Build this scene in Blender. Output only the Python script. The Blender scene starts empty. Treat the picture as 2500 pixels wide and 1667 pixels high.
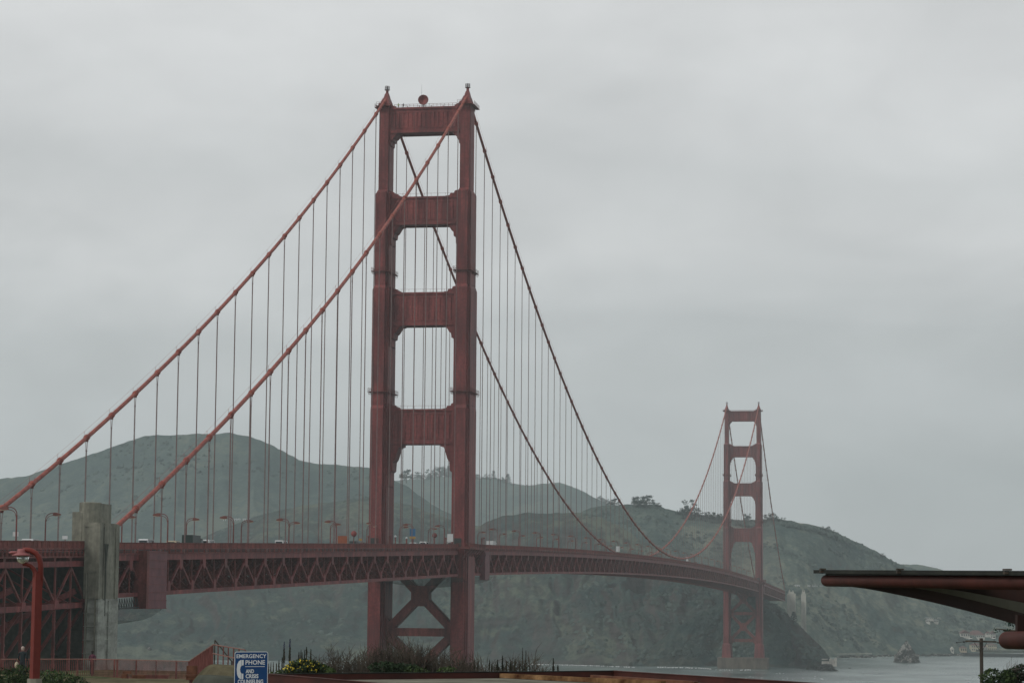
import bpy, math, random
import numpy as np
from mathutils import Vector, Matrix

S = bpy.context.scene
COL = S.collection
R = math.radians

# ------------------------------------------------------------------ camera
CAM = np.array([166.535, -758.869, 57.231])
YAW, PIT, ROL, FPX = -0.178906, 0.107777, 0.0080323, 5794.98     # focal length in pixels of a 2500 px wide frame
Fv = np.array([math.sin(YAW)*math.cos(PIT), math.cos(YAW)*math.cos(PIT), math.sin(PIT)])
Rv = np.array([math.cos(YAW), -math.sin(YAW), 0.0])
Uv = np.cross(Rv, Fv)
R2 = Rv*math.cos(ROL)+Uv*math.sin(ROL)
U2 = -Rv*math.sin(ROL)+Uv*math.cos(ROL)
cd = bpy.data.cameras.new('camera')
cam = bpy.data.objects.new('camera', cd); COL.objects.link(cam)
cam.matrix_world = Matrix(((R2[0], U2[0], -Fv[0], CAM[0]), (R2[1], U2[1], -Fv[1], CAM[1]),
                           (R2[2], U2[2], -Fv[2], CAM[2]), (0, 0, 0, 1)))
cd.sensor_width = 36; cd.lens = FPX*36/2500
cd.clip_start = 0.5; cd.clip_end = 20000
S.camera = cam

# ------------------------------------------------------------------ sky, sun, exposure
W = bpy.data.worlds.new('World'); S.world = W; W.use_nodes = True
nt = W.node_tree; nt.nodes.clear()
def N(t, typ, **kw):
    n = t.nodes.new(typ)
    for k, v in kw.items(): setattr(n, k, v)
    return n
SUN_EL, SUN_AZ = R(46), R(232)          # overcast light from behind the camera's left shoulder (south-west)
out = N(nt, 'ShaderNodeOutputWorld'); bg = N(nt, 'ShaderNodeBackground')
sky = N(nt, 'ShaderNodeTexSky', sky_type='NISHITA'); sky.sun_disc = False
sky.sun_elevation = SUN_EL; sky.sun_rotation = SUN_AZ
tc = N(nt, 'ShaderNodeTexCoord')
sep = N(nt, 'ShaderNodeSeparateXYZ'); nt.links.new(tc.outputs['Generated'], sep.inputs[0])
def wmath(op, a, b=None):
    n = N(nt, 'ShaderNodeMath', operation=op)
    for i, v in enumerate((a, b)):
        if v is None: continue
        if isinstance(v, (int, float)): n.inputs[i].default_value = v
        else: nt.links.new(v, n.inputs[i])
    return n.outputs[0]
def cloud(sc, seed, detail, rough):
    m = N(nt, 'ShaderNodeMapping'); m.inputs['Scale'].default_value = sc; m.inputs['Location'].default_value = seed
    nt.links.new(tc.outputs['Generated'], m.inputs[0])
    n = N(nt, 'ShaderNodeTexNoise'); n.inputs['Scale'].default_value = 1; n.inputs['Detail'].default_value = detail
    n.inputs['Roughness'].default_value = rough; n.inputs['Distortion'].default_value = 0.35
    nt.links.new(m.outputs[0], n.inputs[0]); return n.outputs[0]
SKYSEED = (3.1, 7.7, 2.2)
c1 = cloud((4.2, 4.2, 10), SKYSEED, 4, 0.5)
c2 = cloud((9, 9, 17), (1.7, 9.1, 4.4), 5, 0.55)
# brightness: base rises low down, then is dimmed overhead to cut the light on objects; soft bands of stratus modulate it
zw = wmath('ADD', sep.outputs[2], wmath('MULTIPLY', wmath('SUBTRACT', c1, 0.5), 0.10))
grad = N(nt, 'ShaderNodeValToRGB'); nt.links.new(zw, grad.inputs[0])
e = grad.color_ramp.elements
e[0].position = 0.0; e[0].color = (5.5, 5.8, 5.92, 1)
e[1].position = 1.0; e[1].color = (4.6, 4.7, 4.7, 1)
for p, c in ((0.075, (5.75, 6.0, 6.08)), (0.102, (5.35, 5.57, 5.6)), (0.113, (5.25, 5.46, 5.5)), (0.148, (6.65, 6.77, 6.77)), (0.172, (6.25, 6.4, 6.4)), (0.195, (6.6, 6.72, 6.72)), (0.25, (7.05, 7.15, 7.14)), (0.5, (5.6, 5.7, 5.7))):
    k = e.new(p); k.color = (*c, 1)
mod = wmath('ADD', wmath('MULTIPLY', wmath('SUBTRACT', c1, 0.5), 0.5), wmath('MULTIPLY', wmath('SUBTRACT', c2, 0.5), 0.34))
mod = wmath('ADD', mod, 1.03)
vm = N(nt, 'ShaderNodeVectorMath', operation='SCALE'); nt.links.new(grad.outputs[0], vm.inputs[0]); nt.links.new(mod, vm.inputs['Scale'])
mx = N(nt, 'ShaderNodeMix', data_type='RGBA'); mx.inputs[0].default_value = 0.95
nt.links.new(sky.outputs[0], mx.inputs[6]); nt.links.new(vm.outputs[0], mx.inputs[7])
nt.links.new(mx.outputs[2], bg.inputs[0]); bg.inputs[1].default_value = 0.1
nt.links.new(bg.outputs[0], out.inputs[0])

sl = bpy.data.lights.new('sun', 'SUN'); sl.energy = 1.5; sl.angle = R(18); sl.color = (1, 0.97, 0.92)
so = bpy.data.objects.new('sun', sl); COL.objects.link(so)
sd = Vector((math.sin(SUN_AZ)*math.cos(SUN_EL), math.cos(SUN_AZ)*math.cos(SUN_EL), math.sin(SUN_EL)))
so.rotation_euler = sd.to_track_quat('Z', 'Y').to_euler()
so.location = (0, -900, 900)

S.view_settings.view_transform = 'Standard'; S.view_settings.look = 'None'
S.view_settings.exposure = 0.0; S.view_settings.gamma = 1.0; S.view_settings.use_curve_mapping = False
S.render.engine = 'CYCLES'
S.cycles.use_denoising = True
S.cycles.max_bounces = 6; S.cycles.diffuse_bounces = 3; S.cycles.glossy_bounces = 3
S.cycles.transmission_bounces = 4; S.cycles.volume_bounces = 0; S.cycles.transparent_max_bounces = 12
S.cycles.caustics_reflective = False; S.cycles.caustics_refractive = False

# ------------------------------------------------------------------ helpers
rnd = random.Random(7)
def ray(px, py): return Fv + R2*(px-1250)/FPX - U2*(py-833.5)/FPX
def at(px, py, D): return CAM + ray(px, py)*D                      # a point seen there at that depth in metres
def onz(px, py, z): d = ray(px, py); return CAM + d*((z-CAM[2])/d[2])
def onx(px, py, x): d = ray(px, py); return CAM + d*((x-CAM[0])/d[0])

WL = {}
def empty(name, loc=(0, 0, 0), parent=None):
    o = bpy.data.objects.new(name, None); COL.objects.link(o)
    o.empty_display_size = 0.5
    p = np.array(WL[parent]) if parent is not None else np.zeros(3)
    if parent is not None: o.parent = parent
    o.location = tuple(np.array(loc, float)-p); WL[o] = tuple(loc)
    return o
def tag(o, label=None, cat=None, group=None, kind=None):
    if label: o['label'] = label
    if cat: o['category'] = cat
    if group: o['group'] = group
    if kind: o['kind'] = kind
    return o
def unit(v): v = np.array(v, float); return v/max(1e-9, np.linalg.norm(v))

class MB:
    def __init__(s): s.v = []; s.f = []
    def add(s, vs, fs):
        b = len(s.v); s.v.extend([tuple(map(float, p)) for p in vs]); s.f.extend([tuple(i+b for i in f) for f in fs]); return s
    def box(s, x0, x1, y0, y1, z0, z1):
        return s.add([(x0,y0,z0),(x1,y0,z0),(x1,y1,z0),(x0,y1,z0),(x0,y0,z1),(x1,y0,z1),(x1,y1,z1),(x0,y1,z1)],
                     [(0,3,2,1),(4,5,6,7),(0,1,5,4),(1,2,6,5),(2,3,7,6),(3,0,4,7)])
    def cbox(s, c, sx, sy, sz): return s.box(c[0]-sx/2, c[0]+sx/2, c[1]-sy/2, c[1]+sy/2, c[2]-sz/2, c[2]+sz/2)
    def frustum(s, cx, cy, z0, z1, a0, b0, a1, b1):
        vs = []
        for z, a, b in ((z0, a0, b0), (z1, a1, b1)):
            vs += [(cx-a,cy-b,z),(cx+a,cy-b,z),(cx+a,cy+b,z),(cx-a,cy+b,z)]
        return s.add(vs, [(0,3,2,1),(4,5,6,7),(0,1,5,4),(1,2,6,5),(2,3,7,6),(3,0,4,7)])
    def bar(s, p0, p1, w, h, up=(0, 0, 1)):                       # w across, h along up
        p0 = np.array(p0, float); p1 = np.array(p1, float); d = unit(p1-p0)
        a = np.cross(d, up)
        if np.linalg.norm(a) < 1e-4: a = np.cross(d, (1, 0, 0))
        a = unit(a); b = np.cross(a, d)
        vs = [p+a*sx*w/2+b*sy*h/2 for p in (p0, p1) for sx, sy in ((-1,-1),(1,-1),(1,1),(-1,1))]
        return s.add(vs, [(0,1,2,3),(7,6,5,4),(0,4,5,1),(1,5,6,2),(2,6,7,3),(3,7,4,0)])
    def tube(s, pts, r, n=6, cap=True):
        pts = [np.array(p, float) for p in pts]; m = len(pts)
        rs = r if isinstance(r, (list, tuple, np.ndarray)) else [r]*m
        vs = []; prev = None
        for i, p in enumerate(pts):
            d = unit(pts[min(i+1, m-1)]-pts[max(i-1, 0)])
            if prev is None:
                a = np.cross(d, (0, 0, 1))
                if np.linalg.norm(a) < 1e-3: a = np.cross(d, (0, 1, 0))
            else: a = prev - d*np.dot(prev, d)
            a = unit(a); prev = a; b = np.cross(d, a)
            for k in range(n):
                t = 2*math.pi*k/n; vs.append(p+(a*math.cos(t)+b*math.sin(t))*rs[i])
        fs = [(i*n+k, i*n+(k+1) % n, (i+1)*n+(k+1) % n, (i+1)*n+k) for i in range(m-1) for k in range(n)]
        if cap: fs += [tuple(range(n))[::-1], tuple(range((m-1)*n, m*n))]
        return s.add(vs, fs)
    def prism(s, poly, o, ux, uy, thick):                          # poly in the ux,uy plane at o, extruded both ways along the normal
        o = np.array(o, float); ux = np.array(ux, float); uy = np.array(uy, float); nn = unit(np.cross(ux, uy))*thick/2
        n = len(poly)
        vs = [o+ux*a+uy*b+nn for a, b in poly]+[o+ux*a+uy*b-nn for a, b in poly]
        fs = [tuple(range(n)), tuple(range(n, 2*n))[::-1]]+[(i, i+n, (i+1) % n+n, (i+1) % n) for i in range(n)]
        return s.add(vs, fs)
    def lathe(s, prof, c, n=12, axis='z'):
        vs = []
        for r, z in prof:
            for k in range(n):
                t = 2*math.pi*k/n
                p = (r*math.cos(t), r*math.sin(t), z)
                if axis == 'y': p = (p[0], p[2], p[1])
                if axis == 'x': p = (p[2], p[0], p[1])
                vs.append((c[0]+p[0], c[1]+p[1], c[2]+p[2]))
        m = len(prof)
        fs = [(i*n+k, i*n+(k+1) % n, (i+1)*n+(k+1) % n, (i+1)*n+k) for i in range(m-1) for k in range(n)]
        fs += [tuple(range(n))[::-1], tuple(range((m-1)*n, m*n))]
        return s.add(vs, fs)
    def ball(s, c, r, nu=10, nv=7, sq=(1, 1, 1)):
        prof = [(max(0.02*r, r*math.sin(math.pi*i/(nv-1))), -r*math.cos(math.pi*i/(nv-1))) for i in range(nv)]
        b = len(s.v); s.lathe(prof, (0, 0, 0), nu)
        for i in range(b, len(s.v)): s.v[i] = tuple(c[k]+s.v[i][k]*sq[k] for k in range(3))
        return s
    def quad(s, a, b, c, d): return s.add([a, b, c, d], [(0, 1, 2, 3)])
    def leaf(s, c, size, asp=0.6, up=0.0):
        d = unit([rnd.gauss(0, 1), rnd.gauss(0, 1), rnd.gauss(0, 1)+up]); a = unit(np.cross(d, [rnd.gauss(0, 1) for _ in range(3)]))
        c = np.array(c); u = d*size/2; v = a*size*asp/2
        return s.add([c-u, c-v*0.9, c+u, c+v*0.9], [(0, 1, 2, 3)])
    def build(s, name, m, parent=None, smooth=False, origin=None, local=False):
        if not s.v: return None
        A = np.array(s.v)
        if local: o = np.zeros(3)
        elif origin is None: o = (A.min(0)+A.max(0))/2; o[2] = A[:, 2].min()
        else: o = np.array(origin, float)
        me = bpy.data.meshes.new(name); me.from_pydata((A-o).tolist(), [], s.f); me.update()
        if m: me.materials.append(m)
        if smooth: me.polygons.foreach_set('use_smooth', [True]*len(me.polygons))
        ob = bpy.data.objects.new(name, me); COL.objects.link(ob)
        if parent is not None:
            ob.parent = parent; ob.location = tuple(o) if local else tuple(o-np.array(WL[parent])); WL[ob] = tuple(o)
        else: ob.location = tuple(o); WL[ob] = tuple(o)
        return ob
def copy_tree(o, parent=None):
    c = o.copy(); COL.objects.link(c)
    if parent is not None: c.parent = parent
    for ch in list(o.children): copy_tree(ch, c)
    return c
ORD = ['first','second','third','fourth','fifth','sixth','seventh','eighth','ninth','tenth','eleventh','twelfth','thirteenth','fourteenth',
       'fifteenth','sixteenth','seventeenth','eighteenth','nineteenth','twentieth','twenty-first','twenty-second','twenty-third','twenty-fourth',
       'twenty-fifth','twenty-sixth','twenty-seventh','twenty-eighth','twenty-ninth','thirtieth','thirty-first']

# value noise
def vnoise(x, y, seed=0):
    x = np.asarray(x, float); y = np.asarray(y, float)
    xi = np.floor(x).astype(np.int64); yi = np.floor(y).astype(np.int64); fx = x-xi; fy = y-yi
    fx = fx*fx*(3-2*fx); fy = fy*fy*(3-2*fy)
    def h(a, b):
        k = (a*374761393+b*668265263+seed*974711) & 0xffffffff
        k = ((k ^ (k >> 13))*1274126177) & 0xffffffff
        return ((k ^ (k >> 16)) & 0xffff)/65535.0
    return (h(xi, yi)*(1-fx)+h(xi+1, yi)*fx)*(1-fy)+(h(xi, yi+1)*(1-fx)+h(xi+1, yi+1)*fx)*fy
def fbm(x, y, o=5, seed=0):
    s = 0; a = 0.5
    for i in range(o): s = s+a*(vnoise(np.asarray(x)*2**i, np.asarray(y)*2**i, seed+i)-0.5); a *= 0.52
    return s

# ------------------------------------------------------------------ materials
def mat(name, base, rough=0.7, var=0.2, scale=0.3, stretch=(1, 1, 1), base2=None, bias=0.5, metal=0.0, bump=0.0, bscale=None,
        coord='pos', spec=0.3, fine=0.0, fscale=6.0):
    m = bpy.data.materials.new(name); m.use_nodes = True; t = m.node_tree; p = t.nodes['Principled BSDF']
    p.inputs['Roughness'].default_value = rough; p.inputs['Metallic'].default_value = metal
    p.inputs['Specular IOR Level'].default_value = spec
    if coord == 'pos': src = N(t, 'ShaderNodeNewGeometry').outputs['Position']
    else: src = N(t, 'ShaderNodeTexCoord').outputs['Object']
    mp = N(t, 'ShaderNodeMapping'); mp.inputs['Scale'].default_value = [scale*k for k in stretch]; t.links.new(src, mp.inputs[0])
    n = N(t, 'ShaderNodeTexNoise'); n.inputs['Scale'].default_value = 1; n.inputs['Detail'].default_value = 6; n.inputs['Roughness'].default_value = 0.6
    t.links.new(mp.outputs[0], n.inputs[0])
    r = N(t, 'ShaderNodeValToRGB'); t.links.new(n.outputs[0], r.inputs[0])
    b2 = base2 or base
    r.color_ramp.elements[0].position = bias-0.17; r.color_ramp.elements[0].color = (*[c*(1-var) for c in base], 1)
    r.color_ramp.elements[1].position = bias+0.17; r.color_ramp.elements[1].color = (*[min(1, c*(1+var)) for c in b2], 1)
    colour = r.outputs[0]
    if fine:
        n2 = N(t, 'ShaderNodeTexNoise'); n2.inputs['Scale'].default_value = fscale; n2.inputs['Detail'].default_value = 4; t.links.new(src, n2.inputs[0])
        mr = N(t, 'ShaderNodeMapRange'); mr.inputs[1].default_value = 0.3; mr.inputs[2].default_value = 0.7
        mr.inputs[3].default_value = 1-fine; mr.inputs[4].default_value = 1+fine; t.links.new(n2.outputs[0], mr.inputs[0])
        vs = N(t, 'ShaderNodeVectorMath', operation='SCALE'); t.links.new(colour, vs.inputs[0]); t.links.new(mr.outputs[0], vs.inputs['Scale']); colour = vs.outputs[0]
    t.links.new(colour, p.inputs['Base Color'])
    if bump:
        nb = N(t, 'ShaderNodeTexNoise'); nb.inputs['Scale'].default_value = bscale or 4; nb.inputs['Detail'].default_value = 5; t.links.new(src, nb.inputs[0])
        b = N(t, 'ShaderNodeBump'); b.inputs['Strength'].default_value = 0.6; b.inputs['Distance'].default_value = bump
        t.links.new(nb.outputs[0], b.inputs['Height']); t.links.new(b.outputs[0], p.inputs['Normal'])
    return m
ORANGE = (0.155, 0.030, 0.031)
M = {}
M['steel'] = mat('bridge_paint', ORANGE, 0.62, 0.34, 0.35, (1, 1, 0.18), base2=(0.18, 0.043, 0.040), fine=0.22, fscale=1.4)
M['steel2'] = mat('bridge_paint_weathered', (0.115, 0.034, 0.030), 0.7, 0.3, 0.5, (1, 1, 0.3), base2=(0.17, 0.048, 0.041), fine=0.2, fscale=2.5)
t_ = M['steel'].node_tree; p_ = t_.nodes['Principled BSDF']; src_ = p_.inputs['Base Color'].links[0].from_socket
g_ = N(t_, 'ShaderNodeNewGeometry'); mp_ = N(t_, 'ShaderNodeMapping'); mp_.inputs['Scale'].default_value = (1.5, 1.5, 0.045); t_.links.new(g_.outputs['Position'], mp_.inputs[0])
n_ = N(t_, 'ShaderNodeTexNoise'); n_.inputs['Scale'].default_value = 1; n_.inputs['Detail'].default_value = 5; t_.links.new(mp_.outputs[0], n_.inputs[0])
n2_ = N(t_, 'ShaderNodeTexNoise'); n2_.inputs['Scale'].default_value = 0.09; n2_.inputs['Detail'].default_value = 4; t_.links.new(g_.outputs['Position'], n2_.inputs[0])
ml_ = N(t_, 'ShaderNodeMath', operation='MULTIPLY'); t_.links.new(n_.outputs[0], ml_.inputs[0]); t_.links.new(n2_.outputs[0], ml_.inputs[1])
r_ = N(t_, 'ShaderNodeMapRange'); r_.inputs[1].default_value = 0.24; r_.inputs[2].default_value = 0.40; t_.links.new(ml_.outputs[0], r_.inputs[0])
x_ = N(t_, 'ShaderNodeMix', data_type='RGBA'); t_.links.new(r_.outputs[0], x_.inputs[0]); t_.links.new(src_, x_.inputs[6]); x_.inputs[7].default_value = (0.098, 0.030, 0.029, 1)
t_.links.new(x_.outputs[2], p_.inputs['Base Color'])
M['cable'] = mat('cable_paint', (0.24, 0.048, 0.036), 0.6, 0.3, 0.8, base2=(0.28, 0.075, 0.052), fine=0.15, fscale=3)
M['rope'] = mat('suspender_paint', (0.20, 0.135, 0.13), 0.7, 0.2, 0.8)
M['cpanel'] = mat('containment_panel', (0.13, 0.042, 0.05), 0.6, 0.15, 0.5, base2=(0.15, 0.048, 0.056))
M['asphalt'] = mat('asphalt', (0.05, 0.05, 0.052), 0.9, 0.2, 0.8)
M['concrete'] = mat('concrete', (0.155, 0.15, 0.118), 0.85, 0.3, 0.35, (1, 1, 0.25), base2=(0.20, 0.195, 0.155), fine=0.18, fscale=1.2, bump=0.05, bscale=1.5)
M['concrete2'] = mat('concrete_bleached', (0.25, 0.255, 0.225), 0.85, 0.25, 0.4, (0.4, 0.4, 1.3), base2=(0.30, 0.31, 0.275), fine=0.15, fscale=1.5, bump=0.05, bscale=2)
M['paleconc'] = mat('pale_concrete', (0.40, 0.39, 0.345), 0.85, 0.2, 0.3, (1, 1, 0.3))
M['concrete3'] = mat('concrete_dark', (0.07, 0.075, 0.062), 0.9, 0.3, 0.3, (1, 1, 0.4), fine=0.2, fscale=1.2, spec=0.0)  # dark tone; on the pylon walls it carries the shade under the deck
M['dark'] = mat('dark_metal', (0.03, 0.032, 0.03), 0.6, 0.2, 1)
M['platform'] = mat('platform_metal', (0.055, 0.03, 0.028), 0.7, 0.2, 1)
M['white'] = mat('white_paint', (0.55, 0.56, 0.56), 0.5, 0.05, 1)
M['glass'] = mat('car_glass', (0.02, 0.025, 0.03), 0.1, 0.1, 1, spec=0.6)
M['rubber'] = mat('rubber', (0.02, 0.02, 0.02), 0.9, 0.1, 1)
M['silver'] = mat('silver_paint', (0.35, 0.36, 0.37), 0.35, 0.05, 1, metal=0.4)
M['carblack'] = mat('dark_green_paint', (0.022, 0.034, 0.032), 0.4, 0.1, 1)
M['tan'] = mat('tan_paint', (0.42, 0.35, 0.25), 0.6, 0.1, 1)
M['orangep'] = mat('orange_paint', (0.26, 0.08, 0.04), 0.6, 0.15, 1)
M['lamphead'] = mat('lamp_head_paint', (0.17, 0.06, 0.048), 0.6, 0.15, 1)
M['yellow'] = mat('yellow_paint', (0.36, 0.22, 0.05), 0.6, 0.1, 1)
M['blue'] = mat('blue_paint', (0.03, 0.115, 0.23), 0.6, 0.1, 1)
def scrub(name, cols, s1, s2, rock=None, rk=(0.45, 0.72), bump=1.5):
    """hillside: patches of scrub and grass, bare rock where the slope is steep"""
    m = bpy.data.materials.new(name); m.use_nodes = True; t = m.node_tree; p = t.nodes['Principled BSDF']
    p.inputs['Roughness'].default_value = 0.95; p.inputs['Specular IOR Level'].default_value = 0.0
    g = N(t, 'ShaderNodeNewGeometry')
    def noise(sc, det, dist=0.0):
        n = N(t, 'ShaderNodeTexNoise'); n.inputs['Scale'].default_value = sc; n.inputs['Detail'].default_value = det
        n.inputs['Roughness'].default_value = 0.62; n.inputs['Distortion'].default_value = dist; t.links.new(g.outputs['Position'], n.inputs[0]); return n.outputs[0]
    a = noise(s1, 8, 0.6); b = noise(s2, 6)
    ad = N(t, 'ShaderNodeMath', operation='ADD'); t.links.new(a, ad.inputs[0])
    ml = N(t, 'ShaderNodeMath', operation='MULTIPLY'); t.links.new(b, ml.inputs[0]); ml.inputs[1].default_value = 0.7
    t.links.new(ml.outputs[0], ad.inputs[1])
    c3 = noise(s2*4.5, 5); m3 = N(t, 'ShaderNodeMath', operation='MULTIPLY_ADD'); t.links.new(c3, m3.inputs[0]); m3.inputs[1].default_value = 0.55; m3.inputs[2].default_value = -0.275
    a3 = N(t, 'ShaderNodeMath', operation='ADD'); t.links.new(ad.outputs[0], a3.inputs[0]); t.links.new(m3.outputs[0], a3.inputs[1]); ad = a3
    r = N(t, 'ShaderNodeValToRGB'); t.links.new(ad.outputs[0], r.inputs[0]); el = r.color_ramp.elements
    pos = np.linspace(0.66, 1.04, len(cols))
    el[0].position = pos[0]; el[0].color = (*cols[0], 1); el[1].position = pos[-1]; el[1].color = (*cols[-1], 1)
    for q, c in zip(pos[1:-1], cols[1:-1]): k = el.new(q); k.color = (*c, 1)
    colour = r.outputs[0]
    if rock:
        sx = N(t, 'ShaderNodeSeparateXYZ'); t.links.new(g.outputs['Normal'], sx.inputs[0])
        sm = N(t, 'ShaderNodeMath', operation='ADD'); t.links.new(sx.outputs[2], sm.inputs[0])
        m2 = N(t, 'ShaderNodeMath', operation='MULTIPLY_ADD'); t.links.new(b, m2.inputs[0]); m2.inputs[1].default_value = 0.9; m2.inputs[2].default_value = -0.45
        t.links.new(m2.outputs[0], sm.inputs[1])
        mr = N(t, 'ShaderNodeMapRange'); mr.inputs[1].default_value = rk[0]; mr.inputs[2].default_value = rk[1]; mr.inputs[3].default_value = 1; mr.inputs[4].default_value = 0
        t.links.new(sm.outputs[0], mr.inputs[0])
        mpn = N(t, 'ShaderNodeMapping'); mpn.inputs['Rotation'].default_value = (0, R(38), 0); mpn.inputs['Scale'].default_value = (0.016, 0.02, 0.13)
        t.links.new(g.outputs['Position'], mpn.inputs[0]); stn = N(t, 'ShaderNodeTexNoise'); stn.inputs['Scale'].default_value = 1; stn.inputs['Detail'].default_value = 7
        stn.inputs['Roughness'].default_value = 0.65; stn.inputs['Distortion'].default_value = 0.8; t.links.new(mpn.outputs[0], stn.inputs[0])
        avg = N(t, 'ShaderNodeMath', operation='MULTIPLY_ADD'); t.links.new(stn.outputs[0], avg.inputs[0]); avg.inputs[1].default_value = 0.6
        hf = N(t, 'ShaderNodeMath', operation='MULTIPLY'); t.links.new(noise(s2*1.6, 6), hf.inputs[0]); hf.inputs[1].default_value = 0.4; t.links.new(hf.outputs[0], avg.inputs[2])
        rn = N(t, 'ShaderNodeValToRGB'); t.links.new(avg.outputs[0], rn.inputs[0])
        rn.color_ramp.elements[0].position = 0.40; rn.color_ramp.elements[0].color = (*[c*0.55 for c in rock], 1)
        rn.color_ramp.elements[1].position = 0.60; rn.color_ramp.elements[1].color = (*[c*1.4 for c in rock], 1)
        mx = N(t, 'ShaderNodeMix', data_type='RGBA'); t.links.new(mr.outputs[0], mx.inputs[0]); t.links.new(colour, mx.inputs[6]); t.links.new(rn.outputs[0], mx.inputs[7])
        colour = mx.outputs[2]
    t.links.new(colour, p.inputs['Base Color'])
    bn = N(t, 'ShaderNodeBump'); bn.inputs['Strength'].default_value = 0.9; bn.inputs['Distance'].default_value = bump
    t.links.new(noise(s2*2.2, 6), bn.inputs['Height']); t.links.new(bn.outputs[0], p.inputs['Normal'])
    return m
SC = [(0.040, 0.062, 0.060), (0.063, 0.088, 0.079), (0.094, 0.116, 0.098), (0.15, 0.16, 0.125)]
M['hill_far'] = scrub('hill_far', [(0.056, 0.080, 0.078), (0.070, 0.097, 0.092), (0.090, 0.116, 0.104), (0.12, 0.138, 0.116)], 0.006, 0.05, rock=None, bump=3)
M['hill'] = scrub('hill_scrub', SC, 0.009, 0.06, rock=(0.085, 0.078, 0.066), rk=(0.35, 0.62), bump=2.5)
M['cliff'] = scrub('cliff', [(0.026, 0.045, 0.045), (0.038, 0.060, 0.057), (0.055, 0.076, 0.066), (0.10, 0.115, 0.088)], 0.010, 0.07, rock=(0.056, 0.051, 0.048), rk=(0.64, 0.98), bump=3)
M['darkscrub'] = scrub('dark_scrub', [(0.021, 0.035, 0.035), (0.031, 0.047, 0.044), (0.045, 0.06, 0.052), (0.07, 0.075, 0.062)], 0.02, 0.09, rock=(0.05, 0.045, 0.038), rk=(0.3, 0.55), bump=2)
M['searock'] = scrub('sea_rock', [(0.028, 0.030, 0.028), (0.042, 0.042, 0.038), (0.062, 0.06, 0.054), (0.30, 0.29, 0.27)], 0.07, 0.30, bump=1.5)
M['sand'] = mat('sandy_ground', (0.085, 0.078, 0.05), 0.95, 0.25, 0.35, base2=(0.12, 0.106, 0.068), fine=0.2, fscale=3, bump=0.06, bscale=3, spec=0.0)
M['bluff'] = scrub('bluff', [(0.03, 0.05, 0.024), (0.06, 0.07, 0.035), (0.14, 0.125, 0.075), (0.19, 0.165, 0.10)], 0.06, 0.5, bump=0.1)
def leafmat(name, a, b, sc=0.5): return mat(name, a, 0.8, 0.35, sc, base2=b, spec=0.15)
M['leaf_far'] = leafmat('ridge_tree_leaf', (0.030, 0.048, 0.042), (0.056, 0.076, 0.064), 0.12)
M['scrubleaf'] = leafmat('scrub_leaf', (0.030, 0.048, 0.045), (0.064, 0.084, 0.072), 0.02)
M['leaf_near'] = leafmat('coprosma_leaf', (0.022, 0.042, 0.016), (0.055, 0.082, 0.03), 1.6)
M['leaf_dark'] = leafmat('dark_leaf', (0.012, 0.026, 0.014), (0.028, 0.046, 0.022), 1.2)
M['leaf_cyp'] = leafmat('cypress_leaf', (0.008, 0.024, 0.018), (0.016, 0.04, 0.028), 2)
M['twig'] = leafmat('dry_twig', (0.05, 0.044, 0.036), (0.085, 0.072, 0.058), 2)
M['brushleaf'] = leafmat('grey_green_leaf', (0.020, 0.034, 0.022), (0.042, 0.056, 0.035), 1.2)
M['bark'] = mat('bark', (0.07, 0.055, 0.04), 0.95, 0.3, 3)
M['petal'] = leafmat('yellow_petal', (0.55, 0.40, 0.035), (0.75, 0.60, 0.08), 8)
M['spike'] = leafmat('flower_spike', (0.022, 0.028, 0.02), (0.045, 0.04, 0.028), 2)
M['spiketip'] = leafmat('blue_flower', (0.035, 0.04, 0.09), (0.06, 0.065, 0.13), 3)
M['red'] = mat('shelter_red_paint', (0.046, 0.0115, 0.0075), 0.7, 0.25, 0.9, base2=(0.06, 0.0135, 0.009), fine=0.12, fscale=5)
M['lampred'] = mat('lamp_red_paint', (0.15, 0.024, 0.018), 0.55, 0.15, 1.2, (1, 1, 0.3), base2=(0.175, 0.03, 0.022), fine=0.08, fscale=9)
M['lamppink'] = mat('faded_red_paint', (0.28, 0.10, 0.10), 0.6, 0.15, 3)
M['roofgrey'] = mat('roof_membrane', (0.13, 0.125, 0.10), 0.9, 0.2, 1.2, base2=(0.17, 0.165, 0.135), fine=0.15, fscale=7, spec=0.0)
M['rust'] = mat('rusty_timber', (0.085, 0.032, 0.018), 0.9, 0.4, 2.4, base2=(0.20, 0.12, 0.06), fine=0.3, fscale=8, spec=0.0)
M['roofdark'] = mat('dark_roof_sheet', (0.010, 0.012, 0.010), 0.9, 0.3, 2, base2=(0.018, 0.02, 0.016), fine=0.2, fscale=12)
M['ribshade'] = mat('shaded_rib_red', (0.024, 0.0075, 0.005), 0.75, 0.25, 1.5)  # canopy red with the shade under the roof darkened into it
M['soffit'] = mat('soffit_panel', (0.085, 0.09, 0.075), 0.8, 0.1, 1)
M['fence'] = mat('fence_paint', (0.105, 0.032, 0.028), 0.7, 0.3, 2, base2=(0.15, 0.052, 0.044))
M['rail'] = mat('worn_rail', (0.20, 0.10, 0.08), 0.6, 0.2, 3)
M['wood'] = mat('weathered_wood', (0.045, 0.036, 0.028), 0.9, 0.35, 3, (1, 1, 0.2), base2=(0.075, 0.06, 0.047))
M['benchwood'] = mat('stained_bench_wood', (0.10, 0.036, 0.018), 0.8, 0.3, 3, base2=(0.13, 0.055, 0.03))
M['porcelain'] = mat('porcelain', (0.75, 0.76, 0.74), 0.3, 0.05, 3)
M['signblue'] = mat('sign_blue', (0.004, 0.045, 0.15), 0.5, 0.08, 2)
M['signwhite'] = mat('sign_white', (0.62, 0.65, 0.67), 0.5, 0.04, 2)
M['housewhite'] = mat('house_wall_white', (0.52, 0.50, 0.45), 0.8, 0.08, 0.2)
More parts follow.
